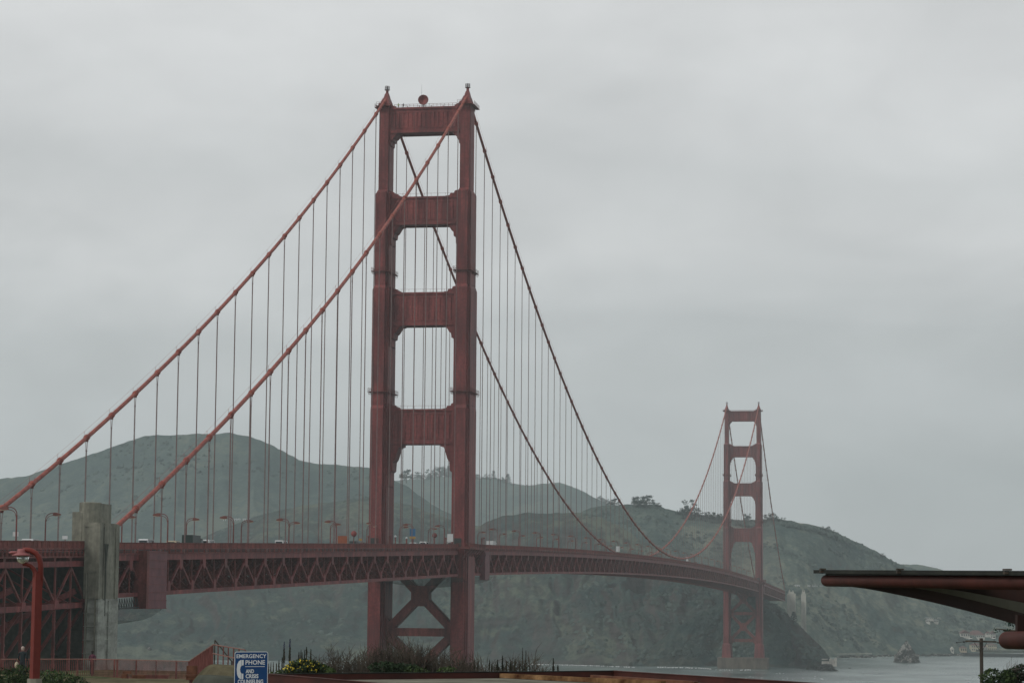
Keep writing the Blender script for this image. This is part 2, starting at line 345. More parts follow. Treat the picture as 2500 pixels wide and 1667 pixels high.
M['houseyellow'] = mat('house_wall_cream', (0.46, 0.41, 0.30), 0.8, 0.08, 0.2)
M['houseroof'] = mat('house_roof_red', (0.12, 0.065, 0.058), 0.85, 0.2, 0.4)
M['housewin'] = mat('house_window', (0.05, 0.055, 0.06), 0.3, 0.1, 0.5)
M['ruin'] = mat('ruin_wall', (0.42, 0.40, 0.36), 0.9, 0.3, 0.3)
M['pierconc'] = mat('pier_concrete', (0.10, 0.082, 0.066), 0.9, 0.3, 0.2, (1, 1, 0.3), base2=(0.15, 0.125, 0.10))
M['net'] = None
def glassmat(name, col, rough=0.05):
    m = bpy.data.materials.new(name); m.use_nodes = True; p = m.node_tree.nodes['Principled BSDF']
    p.inputs['Base Color'].default_value = (*col, 1); p.inputs['Roughness'].default_value = rough
    p.inputs['Transmission Weight'].default_value = 0.75; p.inputs['IOR'].default_value = 1.3
    return m
M['lens'] = glassmat('lamp_lens', (0.75, 0.82, 0.8), 0.15)
def netmat():
    m = bpy.data.materials.new('debris_net'); m.use_nodes = True; t = m.node_tree; p = t.nodes['Principled BSDF']
    p.inputs['Base Color'].default_value = (0.16, 0.19, 0.175, 1); p.inputs['Roughness'].default_value = 0.9
    o = t.nodes['Material Output']; tr = N(t, 'ShaderNodeBsdfTransparent'); mx = N(t, 'ShaderNodeMixShader'); mx.inputs[0].default_value = 0.38
    t.links.new(tr.outputs[0], mx.inputs[1]); t.links.new(p.outputs[0], mx.inputs[2]); t.links.new(mx.outputs[0], o.inputs['Surface'])
    return m
M['net'] = netmat()

# ================================================================== SETTING: water, hills, bluff, haze
def watermat():
    m = bpy.data.materials.new('sea_water'); m.use_nodes = True; t = m.node_tree; p = t.nodes['Principled BSDF']
    g = N(t, 'ShaderNodeNewGeometry')
    def ns(sc, st, det):
        mp = N(t, 'ShaderNodeMapping'); mp.inputs['Scale'].default_value = [sc*k for k in st]; mp.inputs['Rotation'].default_value = (0, 0, 0.35)
        t.links.new(g.outputs['Position'], mp.inputs[0]); n = N(t, 'ShaderNodeTexNoise'); n.inputs['Scale'].default_value = 1; n.inputs['Detail'].default_value = det
        t.links.new(mp.outputs[0], n.inputs[0]); return n.outputs[0]
    r = N(t, 'ShaderNodeValToRGB'); t.links.new(ns(0.035, (0.6, 0.45, 1), 9), r.inputs[0])
    r.color_ramp.elements[0].position = 0.38; r.color_ramp.elements[0].color = (0.055, 0.08, 0.077, 1)
    r.color_ramp.elements[1].position = 0.62; r.color_ramp.elements[1].color = (0.18, 0.225, 0.215, 1)
    t.links.new(r.outputs[0], p.inputs['Base Color'])
    rr = N(t, 'ShaderNodeMapRange'); rr.inputs[1].default_value = 0.35; rr.inputs[2].default_value = 0.65; rr.inputs[3].default_value = 0.16; rr.inputs[4].default_value = 0.34
    t.links.new(ns(0.004, (1, 0.4, 1), 4), rr.inputs[0]); t.links.new(rr.outputs[0], p.inputs['Roughness'])
    p.inputs['IOR'].default_value = 1.33
    b = N(t, 'ShaderNodeBump'); b.inputs['Strength'].default_value = 1; b.inputs['Distance'].default_value = 0.9
    ad = N(t, 'ShaderNodeMath', operation='ADD'); t.links.new(ns(0.14, (1, 0.5, 1), 6), ad.inputs[0]); t.links.new(ns(0.03, (1, 0.4, 1), 3), ad.inputs[1])
    t.links.new(ad.outputs[0], b.inputs['Height']); t.links.new(b.outputs[0], p.inputs['Normal'])
    return m
b = MB(); b.add([(-4990, -2400, 0), (4990, -2400, 0), (4990, 5590, 0), (-4990, 5590, 0)], [(0, 1, 2, 3)])
tag(b.build('water', watermat()), kind='structure')

def lerp_pts(pts, px, smooth=True):
    P = np.array(pts, float); return [np.interp(px, P[:, 0], P[:, k]) for k in range(1, P.shape[1])]
HV = []; GRID = {}
def hill(name, crest, foot, m, cols=200, rows=60, prof=1.2, amp=8, gul=6, seed=1, ns=60.0, crest_amp=1.5, back=500, foot_z=None, label=None):
    px = np.linspace(crest[0][0], crest[-1][0], cols)
    cy, cD = lerp_pts(crest, px)
    k = np.ones(5)/5.0
    cD = np.convolve(np.pad(cD, 2, 'edge'), k, 'valid')
    fy, fD = lerp_pts(foot, px)
    C = np.array([at(x, y, d) for x, y, d in zip(px, cy, cD)])
    if foot_z is not None:
        Fo = np.array([onz(x, y, 0) for x, y in zip(px, fy)]); Fo[:, 2] = foot_z
    else: Fo = np.array([at(x, y, d) for x, y, d in zip(px, fy, fD)])
    t = np.linspace(0, 1, rows)[:, None]
    X = Fo[None, :, 0]*(1-t)+C[None, :, 0]*t; Y = Fo[None, :, 1]*(1-t)+C[None, :, 1]*t
    tz = t**prof
    Z = Fo[None, :, 2]*(1-tz)+C[None, :, 2]*tz
    u = np.cumsum(np.r_[0, np.linalg.norm(np.diff(C[:, :2], axis=0), axis=1)])[None, :]+0*t
    w = np.sin(np.pi*np.clip(t, 0, 1))**0.7
    warp = fbm(X/ns/2, Y/ns/2, 3, seed+9)*ns*1.2
    g = 1-2*np.abs(fbm((u+warp)/ns*1.3, t*1.6+u*0.0, 5, seed+5))*2.0          # ravines running down the slope
    rel = w*(amp*fbm(X/ns, Y/ns, 6, seed)*2.2+gul*(g-0.72))
    Z = Z+rel+crest_amp*fbm(u/18.0, 0*u+seed, 5, seed+2)*t**4*2
    d = unit(Fv[:2]); push = w*gul*1.2*fbm(u/ns*2.1, t*3, 4, seed+7)
    X = X+d[0]*push; Y = Y+d[1]*push
    # back slope
    nb = 8; bt = np.linspace(0, 1, nb+1)[1:, None]
    bx = X[-1][None]+Fv[0]*back*bt; by = Y[-1][None]+Fv[1]*back*bt; bz = Z[-1][None]*(1-bt**1.3)-2.0*bt
    X = np.vstack([X, bx]); Y = np.vstack([Y, by]); Z = np.maximum(np.vstack([Z, bz]), -2.5)
    n = X.shape[0]; V = np.stack([X, Y, Z], -1).reshape(-1, 3)
    i = np.arange(n-1)[:, None]*cols+np.arange(cols-1)[None]
    Fq = np.stack([i, i+1, i+1+cols, i+cols], -1).reshape(-1, 4)
    me = bpy.data.meshes.new(name); me.from_pydata(V.tolist(), [], Fq.tolist()); me.update(); me.materials.append(m)
    me.polygons.foreach_set('use_smooth', [True]*len(me.polygons))
    o = bpy.data.objects.new(name, me); COL.objects.link(o); tag(o, label, kind='structure')
    GRID[seed] = (px, C); HV.append((seed, V[:rows*cols].reshape(rows, cols, 3)))
    return o
def slopefoot(y, D, a=-200, b=2700): return [(a, y, D), (b, y, D)]
hill('hill', [(-150,1185,3400),(0,1169,3400),(64,1161,3380),(138,1137,3350),(213,1111,3300),(278,1089,3280),(351,1066,3260),(425,1061,3250),(500,1058,3240),(563,1056,3230),
     (617,1066,3220),(659,1084,3210),(691,1101,3200),(733,1125,3180),(765,1132,3170),(840,1135,3160),(898,1140,3140),(935,1155,3120),(961,1172,3100),(1000,1190,3080),
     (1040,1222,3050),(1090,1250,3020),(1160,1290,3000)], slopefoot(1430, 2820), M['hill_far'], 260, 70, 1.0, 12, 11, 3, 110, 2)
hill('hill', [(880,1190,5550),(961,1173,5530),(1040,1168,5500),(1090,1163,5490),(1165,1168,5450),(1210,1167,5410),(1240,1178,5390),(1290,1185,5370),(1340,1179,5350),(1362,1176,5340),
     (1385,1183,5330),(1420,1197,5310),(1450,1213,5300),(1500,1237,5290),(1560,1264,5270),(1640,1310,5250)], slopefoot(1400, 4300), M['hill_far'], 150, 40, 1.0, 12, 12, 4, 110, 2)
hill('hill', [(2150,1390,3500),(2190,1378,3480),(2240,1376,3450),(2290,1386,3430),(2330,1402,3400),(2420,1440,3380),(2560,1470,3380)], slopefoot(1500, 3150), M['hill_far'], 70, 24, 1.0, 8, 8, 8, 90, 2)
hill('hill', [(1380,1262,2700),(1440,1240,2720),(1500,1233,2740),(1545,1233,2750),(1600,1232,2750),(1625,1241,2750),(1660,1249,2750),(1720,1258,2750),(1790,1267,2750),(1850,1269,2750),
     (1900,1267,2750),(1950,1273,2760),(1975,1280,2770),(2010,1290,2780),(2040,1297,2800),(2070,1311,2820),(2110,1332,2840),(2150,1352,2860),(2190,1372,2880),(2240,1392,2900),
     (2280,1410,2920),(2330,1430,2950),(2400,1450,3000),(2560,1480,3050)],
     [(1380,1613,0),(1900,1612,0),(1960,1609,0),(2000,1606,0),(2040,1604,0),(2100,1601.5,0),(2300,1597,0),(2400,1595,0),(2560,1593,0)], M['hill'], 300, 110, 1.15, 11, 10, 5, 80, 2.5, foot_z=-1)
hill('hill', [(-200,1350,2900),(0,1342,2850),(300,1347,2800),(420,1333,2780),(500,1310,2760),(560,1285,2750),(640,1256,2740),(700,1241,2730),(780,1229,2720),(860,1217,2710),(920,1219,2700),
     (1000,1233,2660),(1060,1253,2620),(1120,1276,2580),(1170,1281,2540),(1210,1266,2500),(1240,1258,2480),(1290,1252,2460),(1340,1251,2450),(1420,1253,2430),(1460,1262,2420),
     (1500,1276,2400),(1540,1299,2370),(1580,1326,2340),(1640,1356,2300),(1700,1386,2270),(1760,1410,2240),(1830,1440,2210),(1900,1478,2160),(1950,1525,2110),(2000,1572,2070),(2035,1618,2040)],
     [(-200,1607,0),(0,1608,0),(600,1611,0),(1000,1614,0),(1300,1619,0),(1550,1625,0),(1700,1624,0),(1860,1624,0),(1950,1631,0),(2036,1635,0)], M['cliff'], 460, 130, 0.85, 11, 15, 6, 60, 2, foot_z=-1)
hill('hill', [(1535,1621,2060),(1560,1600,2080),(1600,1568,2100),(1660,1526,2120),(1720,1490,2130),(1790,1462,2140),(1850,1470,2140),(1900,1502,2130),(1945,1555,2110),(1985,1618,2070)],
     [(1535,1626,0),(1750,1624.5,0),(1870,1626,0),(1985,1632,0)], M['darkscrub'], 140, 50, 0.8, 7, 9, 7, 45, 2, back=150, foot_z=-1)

def scrub_clumps():
    nr = np.random.RandomState(4); b = MB()
    oc = np.array([(1,0,0),(.3,.95,0),(-.8,.6,0),(-.8,-.6,0),(.3,-.95,0),(.55,.2,.62),(-.35,.5,.66),(-.3,-.45,.7)]); fc = [(0,1,5),(1,6,5),(1,2,6),(2,3,7,6),(3,4,7),(4,0,5),(4,5,7),(5,6,7)]
    for seed, n, r0, r1, tmin, tmax, thr in ((5, 5200, 1.5, 5.0, .02, .99, -.02), (6, 5200, 1.2, 4.2, .05, .995, .0), (7, 900, 1.0, 3.2, .1, .98, -.1), (3, 1500, 2, 5, .5, .99, .05)):
        G = next(v for s_, v in HV if s_ == seed); R_, C_ = G.shape[:2]
        for _ in range(n):
            t = nr.uniform(tmin, tmax)*(R_-1); c = nr.uniform(0, C_-1.01); i, j = int(t), int(c); p = G[i, j]*(1-t+i)*(1-c+j)+G[min(i+1, R_-1), j]*(t-i)*(1-c+j)+G[i, j+1]*(1-t+i)*(c-j)+G[min(i+1, R_-1), j+1]*(t-i)*(c-j)
            if float(fbm(p[0]/70, p[1]/70+p[2]/60, 3, seed)) < thr or p[2] < 6: continue
            r = r0+(r1-r0)*nr.rand()**2.2; a = nr.uniform(0, 6.28); ca, sa = math.cos(a), math.sin(a)
            b.add([(p[0]+r*(x*ca-y*sa)*nr.uniform(.8, 1.2), p[1]+r*(x*sa+y*ca), p[2]-.35*r+r*1.15*z*nr.uniform(.75, 1.25)) for x, y, z in oc], fc)
    for px, C in ((*GRID[4], ), (*GRID[5], )):
        for _ in range(2600):
            x = nr.uniform(px[0], px[-1]); dens = float(np.interp(x, [980, 1000, 1250, 1270, 1540, 1550, 1610, 1660, 1670, 1775, 1860, 1920, 1950, 2010, 2040, 2060], [0, .8, .8, .05, .05, .5, .1, .2, 1, 1, .9, .7, .1, .5, .5, .1]))
            if nr.rand() > dens: continue
            p = np.array([np.interp(x, px, C[:, k]) for k in range(3)])-np.array((Fv[0], Fv[1], .25))*nr.uniform(0, 22); sc_ = np.linalg.norm(p[:2]-CAM[:2])/2700
            r = (1.2+3.6*nr.rand()**2)*sc_; a = nr.uniform(0, 6.28); ca, sa = math.cos(a), math.sin(a)
            b.add([(p[0]+r*(x_*ca-y_*sa)*nr.uniform(.8, 1.2), p[1]+r*(x_*sa+y_*ca), p[2]-.8*r+r*1.2*z_*nr.uniform(.7, 1.3)) for x_, y_, z_ in oc], fc)
    tag(b.build('scrub', M['scrubleaf'], None), kind='stuff')
scrub_clumps()

# near bluff: flat terrace at the camera's foot, falling to the sea beyond the railing
def ground_z(x, y):
    D = (x-CAM[0])*Fv[0]+(y-CAM[1])*Fv[1]
    z = 52.55+0*D
    lat = (x-CAM[0])*Rv[0]+(y-CAM[1])*Rv[1]; pxl = 1250+FPX*lat/np.maximum(D, 5)
    f = np.clip((pxl-640)/260, 0, 1); f = f*f*(3-2*f); e = 150-84*f
    z = z-np.clip(D-e, 0, 80)*0.55-np.clip(D-e-80, 0, 400)*0.12
    z = z+np.clip(32-D, 0, 30)*0.055
    return np.maximum(z, -2.2)
gx = np.linspace(-420, 520, 189); gy = np.linspace(-1100, -330, 155)
GX, GY = np.meshgrid(gx, gy)
GZ = ground_z(GX, GY)+fbm(GX/9, GY/9, 4, 3)*0.3*np.where((GX-CAM[0])*Fv[0]+(GY-CAM[1])*Fv[1] > 70, 1, 0.2)
V = np.stack([GX, GY, GZ], -1).reshape(-1, 3); nC = len(gx); i = np.arange(len(gy)-1)[:, None]*nC+np.arange(nC-1)[None]
me = bpy.data.meshes.new('ground'); me.from_pydata(V.tolist(), [], np.stack([i, i+1, i+1+nC, i+nC], -1).reshape(-1, 4).tolist()); me.update()
me.materials.append(M['bluff']); me.polygons.foreach_set('use_smooth', [True]*len(me.polygons))
go = bpy.data.objects.new('ground', me); COL.objects.link(go); tag(go, kind='structure')

# surf lines along the shore
foam = mat('surf_foam', (0.55, 0.58, 0.58), 0.9, 0.3, 0.15, base2=(0.75, 0.76, 0.76))
b = MB()
def surf(pts, wid, gap=0.35):
    P = np.array(pts, float); px = np.arange(P[0, 0], P[-1, 0], 2.2); py = np.interp(px, P[:, 0], P[:, 1])
    for x, y in zip(px, py):
        if rnd.random() < gap: continue
        h = wid*(0.4+rnd.random()); y2 = y+rnd.uniform(-0.35, 0.35)
        w_ = rnd.uniform(.8, 2.4); o_ = rnd.uniform(-1.2, 1.2)
        b.add([onz(x-w_, y2, 0.25), onz(x-w_*.4+o_*.3, y2+h*.5, 0.25), onz(x+w_*.5+o_*.3, y2+h*.42, 0.25), onz(x+w_, y2+.05, 0.25), onz(x+w_*.4+o_*.3, y2-h*.45, 0.25), onz(x-w_*.5, y2-h*.35, 0.25)], [(0, 1, 2, 3, 4, 5)])
surf([(1290,1620.6),(1400,1622.4),(1480,1625.0),(1552,1627.6)], 1.4, 0.22)
surf([(1606,1627.4),(1660,1628.6),(1700,1629.6),(1738,1632)], 1.3, 0.25)
surf([(1748,1634),(1790,1634.6)], 1.0, 0.5); surf([(1808,1634.6),(1834,1634)], 1.8, 0.2)
surf([(1895,1642),(1940,1643)], 0.8, 0.8)
for k in range(34):
    x = rnd.uniform(1700, 2380); y = rnd.uniform(1640, 1667); s = rnd.uniform(0.4, 1.1)
    if rnd.random() < 0.5: x = rnd.uniform(1800, 2010); y = rnd.uniform(1650, 1662)
    q = onz(x, y, 0.2); L = s*rnd.uniform(1.0, 2.6); w = L*rnd.uniform(0.8, 1.6)
    b.add([q+(-L/2, 0, 0), q+(-L*.2, -w*.5, 0), q+(L*.3, -w*.4, 0), q+(L/2, w*.05, 0.03), q+(L*.1, w*.5, 0.05), q+(-L*.3, w*.35, 0.05)], [(0, 1, 2, 3, 4, 5)])
tag(b.build('surf', foam), kind='stuff')

# haze: the air between the camera and the headlands
hm = bpy.data.materials.new('haze'); hm.use_nodes = True; t = hm.node_tree
t.nodes.remove(t.nodes['Principled BSDF']); pv = N(t, 'ShaderNodeVolumePrincipled')
pv.inputs['Color'].default_value = (0.84, 0.97, 0.985, 1); pv.inputs['Density'].default_value = 0.000112; pv.inputs['Anisotropy'].default_value = 0.2
t.links.new(pv.outputs[0], t.nodes['Material Output'].inputs['Volume'])
b = MB(); b.box(-5000, 5000, -2410, 5600, -4, 385); o = b.build('haze', hm); tag(o, kind='stuff')

# ================================================================== THE BRIDGE
HS, L, TOP, ZC, ZE, SAG = 13.7, 1280.2, 226.9, 223.0, 66.0, 141.3
def cable_z(y):
    if 0 <= y <= L: u = y/L; return ZC-SAG*4*u*(1-u)
    u = (-y if y < 0 else y-L)/342.9; return ZC+(ZE-ZC)*u-10.3*4*u*(1-u)
def rail_z(y):
    if 0 <= y <= L: u = y/L; return 74.7+5.9*4*u*(1-u)
    return 74.7+(y if y < 0 else L-y)*0.0229
bridge = empty('suspension_bridge', (0, 0, 0))
tag(bridge, 'long rust-red suspension bridge with two tall portal towers crossing the strait', 'bridge')

# ---- towers
SECT = [  # z0, z1, core half width, core half depth, wing half width, wing half depth
    (9.0, 119.6, 1.95, 8.0, 2.85, 5.5), (119.6, 159.2, 1.85, 7.0, 2.75, 5.4), (159.2, 191.2, 1.62, 6.0, 2.42, 4.5), (191.2, 219.0, 1.6, 4.0, 1.75, 3.0)]
LOW = [(0,1),(0.03,.99),(0.1,.97),(.12,.66),(.28,.62),(.32,.42),(.46,.36),(.68,.14),(.74,.1),(.98,.075),(1,0)]
UPP = [(0,1),(.06,.98),(.25,.86),(.30,.56),(.62,.5),(.68,.18),(.98,.12),(1,0)]
STR = [  # z bottom, z top, lower haunch (h, drop), upper haunch (h, rise), inner half span
    (210.5, 218.6, 3.6, 4.3, 2.6, 1.5), (179.7, 188.6, 4.0, 7.0, 4.0, 2.1), (146.3, 156.8, 4.3, 7.2, 4.0, 2.1), (107.4, 118.4, 4.4, 14.5, 3.8, 2.1)]
def make_tower(y0, lab, near):
    t = empty('tower', (0, y0, 70), bridge); t['label'] = lab
    for sx in (-1, 1):
        x = sx*HS; m = MB()
        for k, (z0, z1, cw, cdp, ww, wd) in enumerate(SECT):
            led = 1.1
            m.box(x-cw, x+cw, y0-cdp, y0+cdp, z0, z1-led)
            m.box(x-ww, x+ww, y0-wd, y0+wd, z0, z1-led-0.35)
            mid = (cw+ww)/2
            m.box(x-mid, x+mid, y0-(cdp+wd)/2, y0+(cdp+wd)/2, z0, z1-led-0.18)
            if k < 3:
                n = SECT[k+1]
                m.frustum(x, y0, z1-led, z1, cw, cdp, n[2], n[3]); m.frustum(x, y0, z1-led-0.35, z1-0.1, ww, wd, n[4]-.02, n[5])
            else: m.frustum(x, y0, z1-led, z1, cw, cdp, cw+0.25, cdp+0.3)
        # fluted base
        m.frustum(x, y0, 8.5, 20, 3.9, 9.4, 3.3, 8.7); m.frustum(x, y0, 20, 21.2, 3.3, 8.7, 2.0, 8.05)
        # bands of splice plates up the shaft
        for z in np.arange(26, 215, 10.6):
            s = next(q for q in SECT if q[0] <= z < q[1]+.1)
            m.box(x-s[2]-.03, x+s[2]+.03, y0-s[3]-.03, y0+s[3]+.03, z, z+0.35)
        # ribs on the south and north faces
        for k, (z0, z1, cw, cdp, ww, wd) in enumerate(SECT):
            for fx in (-0.93, 0.93):
                for fy in (-1, 1): m.box(x+fx*cw-.08, x+fx*cw+.08, y0+fy*cdp-.06, y0+fy*cdp+.06, z0+.3, z1-1.3)
        m.build('leg', M['steel'], t)
        # saddle housing and mast
        m = MB(); m.frustum(x, y0, 218.9, 220.2, 2.0, 4.6, 1.85, 4.3); m.frustum(x, y0, 220.2, 222.4, 1.5, 3.9, 0.95, 2.0); m.frustum(x, y0, 222.4, 224.2, 0.9, 1.5, 0.55, .6)
        m.lathe([(.5, 224.1), (.45, 225.3), (.62, 225.35), (.62, 225.55), (.3, 225.6)], (x, y0, 0), 8); m.build('saddle_housing', M['steel'], t)
        m = MB()
        for a in range(8):
            th = a*math.pi/4; p = np.array([x+.75*math.cos(th), y0+.75*math.sin(th), 225.5]); m.bar(p, p+(0, 0, 1.25), .09, .09)
            th2 = th+math.pi/4; q = np.array([x+.75*math.cos(th2), y0+.75*math.sin(th2), 225.5])
            for h in (.65, 1.2): m.bar(p+(0, 0, h), q+(0, 0, h), .08, .08)
        m.lathe([(.9, 225.4), (.9, 225.56)], (x, y0, 0), 10)
        m.lathe([(.12, 225.6), (.12, 226.3), (.18, 226.35), (.16, 226.75), (.05, 226.9)], (x, y0, 0), 8)
        m.build('beacon_platform', M['platform'], t)
        # small hanging balconies at saddle level
        m = MB(); m.box(x-2.5, x+2.5, y0-5.4, y0-3.9, 219.0, 219.2)
        for q in np.linspace(-2.4, 2.4, 6): m.bar((x+q, y0-5.3, 219.2), (x+q, y0-5.3, 220.4), .08, .08)
        for h in (.6, 1.2): m.bar((x-2.4, y0-5.3, 219.2+h), (x+2.4, y0-5.3, 219.2+h), .07, .07)
        m.box(x+sx*2.0, x+sx*3.2, y0-4.5, y0+4.5, 218.75, 218.95)
        for q in np.linspace(-4.4, 4.4, 8): m.bar((x+sx*3.1, y0+q, 218.9), (x+sx*3.1, y0+q, 220.1), .08, .08)
        for h in (.6, 1.15): m.bar((x+sx*3.1, y0-4.4, 218.9+h), (x+sx*3.1, y0+4.4, 218.9+h), .07, .07)
        m.build('balcony', M['steel2'], t)
        # inspection walkways clamped round the leg
        for zb in (163.7, 123.9):
            s = next(q for q in SECT if q[0] <= zb < q[1]); a, bb = s[4]+.62, s[3]+.62; m = MB()
            m.box(x-a, x+a, y0-bb, y0-bb+.75, zb, zb+.18); m.box(x-a, x+a, y0+bb-.75, y0+bb, zb, zb+.18)
            m.box(x-a, x-a+.75, y0-bb+.75, y0+bb-.75, zb, zb+.18); m.box(x+a-.75, x+a, y0-bb+.75, y0+bb-.75, zb, zb+.18)
            cs = [(x-a+.05, y0-bb+.05), (x+a-.05, y0-bb+.05), (x+a-.05, y0+bb-.05), (x-a+.05, y0+bb-.05)]
            for i in range(4):
                p, q = np.array(cs[i]), np.array(cs[(i+1) % 4]); k = max(3, int(np.linalg.norm(q-p)/1.4))
                for j in range(k): c = p+(q-p)*j/k; m.bar((*c, zb+.18), (*c, zb+1.25), .07, .07)
                for h in (.7, 1.22): m.bar((*p, zb+h), (*q, zb+h), .07, .07)
                for j in range(k): c = p+(q-p)*j/k; d = np.array((x, y0))-c; m.bar((*c, zb), (*(c+unit(d)*.7), zb-.9), .1, .1)
            if near:
                lx = x-sx*(a-.1)
                for d in (-.25, .25): m.bar((lx, y0-1.5+d, zb-5.0), (lx, y0-1.5+d, zb), .1, .1)
                for h in np.arange(.3, 5, .5): m.bar((lx, y0-1.75, zb-h), (lx, y0-1.25, zb-h), .07, .07)
            m.build('inspection_walkway', M['steel2'], t)
    for k, (zb, zt, lh, ld, uh, ur) in enumerate(STR):
        wi = HS-(SECT[3-k][4] if k < 3 else SECT[1][4])
        wi = HS-{0: 1.75, 1: 2.42, 2: 2.75, 3: 2.85}[k]; xe = HS-0.9
        right = [(xe, zt+ur)]+[(wi-h*uh, zt+r*ur) for h, r in UPP]
        low = [(wi-h*lh, zb-r*ld) for h, r in reversed(LOW)]+[(xe, zb-ld)]
        poly = [(-a, z) for a, z in right]+[(a, z) for a, z in reversed(right)]
        poly = poly[:]                                            # top edge left to right
        lo = [(a, z) for a, z in reversed(low)]+[(-a, z) for a, z in low]
        m = MB(); m.prism(poly+lo, (0, y0, 0), (1, 0, 0), (0, 0, 1), 6.4)
        for fy in (-1, 1):
            y = y0+fy*3.2
            m.box(-wi+.4, wi-.4, y-.32, y+.32, zb-.35, zb+.45); m.box(-wi+.4, wi-.4, y-.32, y+.32, zt-.55, zt+.1)
            m.box(-wi+1.2, wi-1.2, y-.12, y+.12, zt-1.7, zt-1.35); m.box(-wi+1.2, wi-1.2, y-.12, y+.12, zb+1.2, zb+1.5)
            nr = 11 if k else 15
            for q in np.linspace(-wi+1.6, wi-1.6, nr):
                m.prism([(-.42, 0), (-.2, .2), (.2, .2), (.42, 0)], (q, y-fy*.02, (zb+zt)/2-.1), (1, 0, 0), (0, fy, 0), (zt-zb)-3.3)
        m.build('portal_strut', M['steel'], t)
    for yy in (y0-2.9, y0+2.9):                                   # railing along the top strut and small rails on the others
        m = MB()
        for q in np.linspace(-10.5, 10.5, 17): m.bar((q, yy, 218.6), (q, yy, 219.85), .09, .09)
        for h in (.65, 1.2): m.bar((-10.6, yy, 218.6+h), (10.6, yy, 218.6+h), .08, .08)
        if yy < y0:
            for q in np.linspace(-10, 10, 6): m.bar((q, y0-2.9, 219.2), (q, y0-2.2, 218.6), .2, .2)
        m.build('strut_railing', M['steel2'], t)
    for zt in (188.6, 156.8, 118.4):
        m = MB()
        for q in np.linspace(-9.5, 9.5, 9): m.bar((q, y0-2.9, zt), (q, y0-2.9, zt+1.2), .05, .05)
        m.bar((-9.5, y0-2.9, zt+1.2), (9.5, y0-2.9, zt+1.2), .05, .05)
        m.build('strut_railing', M['steel2'], t)
    # bracing below the deck
    zs = [(69.5, 46.2), (46.2, 23.5)]
    for zt, zb in zs:
        zc = (zt+zb)/2; xi = HS-2.2; m = MB()
        for a, bq in (((-xi, zt), (xi, zb)), ((-xi, zb), (xi, zt))):
            p0 = np.array((a[0], y0, a[1])); p1 = np.array((bq[0], y0+(.006 if a[1] > bq[1] else 0), bq[1])); m.bar(p0, p1, 4.6, 2.5)
        m.prism([(-2.9, -1.6), (-1.3, -3.3), (1.3, -3.3), (2.9, -1.6), (2.9, 1.6), (1.3, 3.3), (-1.3, 3.3), (-2.9, 1.6)], (0, y0, zc), (1, 0, 0), (0, 0, 1), 4.75)
        m.build('cross_brace', M['steel2'], t)
    for zc in (46.2, 23.5):
        m = MB(); xi = HS-1.2; m.box(-xi, xi, y0-2.34, y0+2.34, zc-1.3, zc+1.3)
        for s in (-1, 1):
            m.prism([(s*11.6, -5.2), (s*8.2, -1.3), (s*8.2, 1.3), (s*11.6, 5.2)], (0, y0, zc), (1, 0, 0), (0, 0, 1), 4.55)
        m.build('horizontal_strut', M['steel2'], t)
    m = MB(); m.box(-21, 21, y0-12, y0+12, -2, 8.6)
    for q in np.linspace(-19, 19, 14): m.box(q-.4, q+.4, y0-12.25, y0-11.9, -1.5, 8.0)
    m.box(-21.3, 21.3, y0-12.3, y0+12.3, 8.2, 9.1); m.build('pier', M['pierconc'], t)
    # door plates at deck level
    for sx in (-1, 1):
        m = MB(); zr = rail_z(y0); m.box(sx*HS-1.5, sx*HS+1.0, y0-8.25, y0-7.9, zr-1.2, zr+1.7); m.build('door_plate', M['dark'], t)
    return t
tn = make_tower(0, 'near tower, large, with a dish antenna on its top strut', True)
tf = make_tower(L, 'far tower, small and pale in the haze', False)

# ---- main cables with bands, suspenders
def suspender(x, y):
    zc = cable_z(y)-0.45; zb = rail_z(y)-2.3
    if zc-zb < 1.0: return
    m = MB(); zy = max(zb+.3, zc-2.4)
    for s in (-1, 1):
        m.tube([(x, y+s*.55, zc), (x, y+s*.24, zy), (x, y+s*.24, zb)], .075, 4, False)
    m.bar((x, y-.34, zy), (x, y+.34, zy), .2, .22)
    m.build('suspender', M['rope'], bridge)
YS = [-15.24*k for k in range(1, 23)]+[15.24*k for k in range(1, 84)]+[L+15.24*k for k in range(1, 22)]
for sx in (-1, 1):
    x = sx*HS; m = MB()
    ys = list(np.arange(-341, 0, 7.0))+list(np.arange(0, L, 7.62))+list(np.arange(L, L+342, 7.0))
    m.tube([(x, y, cable_z(y)) for y in ys], .46, 10)
    for s in (-.55, .55):                                         # hand ropes above the cable
        yy = [y for y in ys]
        m.tube([(x+s, y, cable_z(y)+1.35) for y in yy], .022, 3, False)
    cab = m.build('main_cable', M['cable'], bridge, True)
    for y in YS:
        d = unit((0, 2, cable_z(y+1)-cable_z(y-1))); p = np.array((x, y, cable_z(y))); m = MB()
        m.tube([p-d*.85, p-d*.8, p+d*.8, p+d*.85], [.48, .58, .58, .48], 10)
        m.tube([p-d*.30, p-d*.28, p+d*.28, p+d*.30], [.58, .67, .67, .58], 10)
        m.cbox(p+(0, 0, -.62), .5, .9, .5)
        for s in (-.55, .55): m.bar(p+(s, 0, .4), p+(s, 0, 1.4), .05, .05)
        m.build('cable_band', M['cable'], cab, True)
        suspender(x, y)

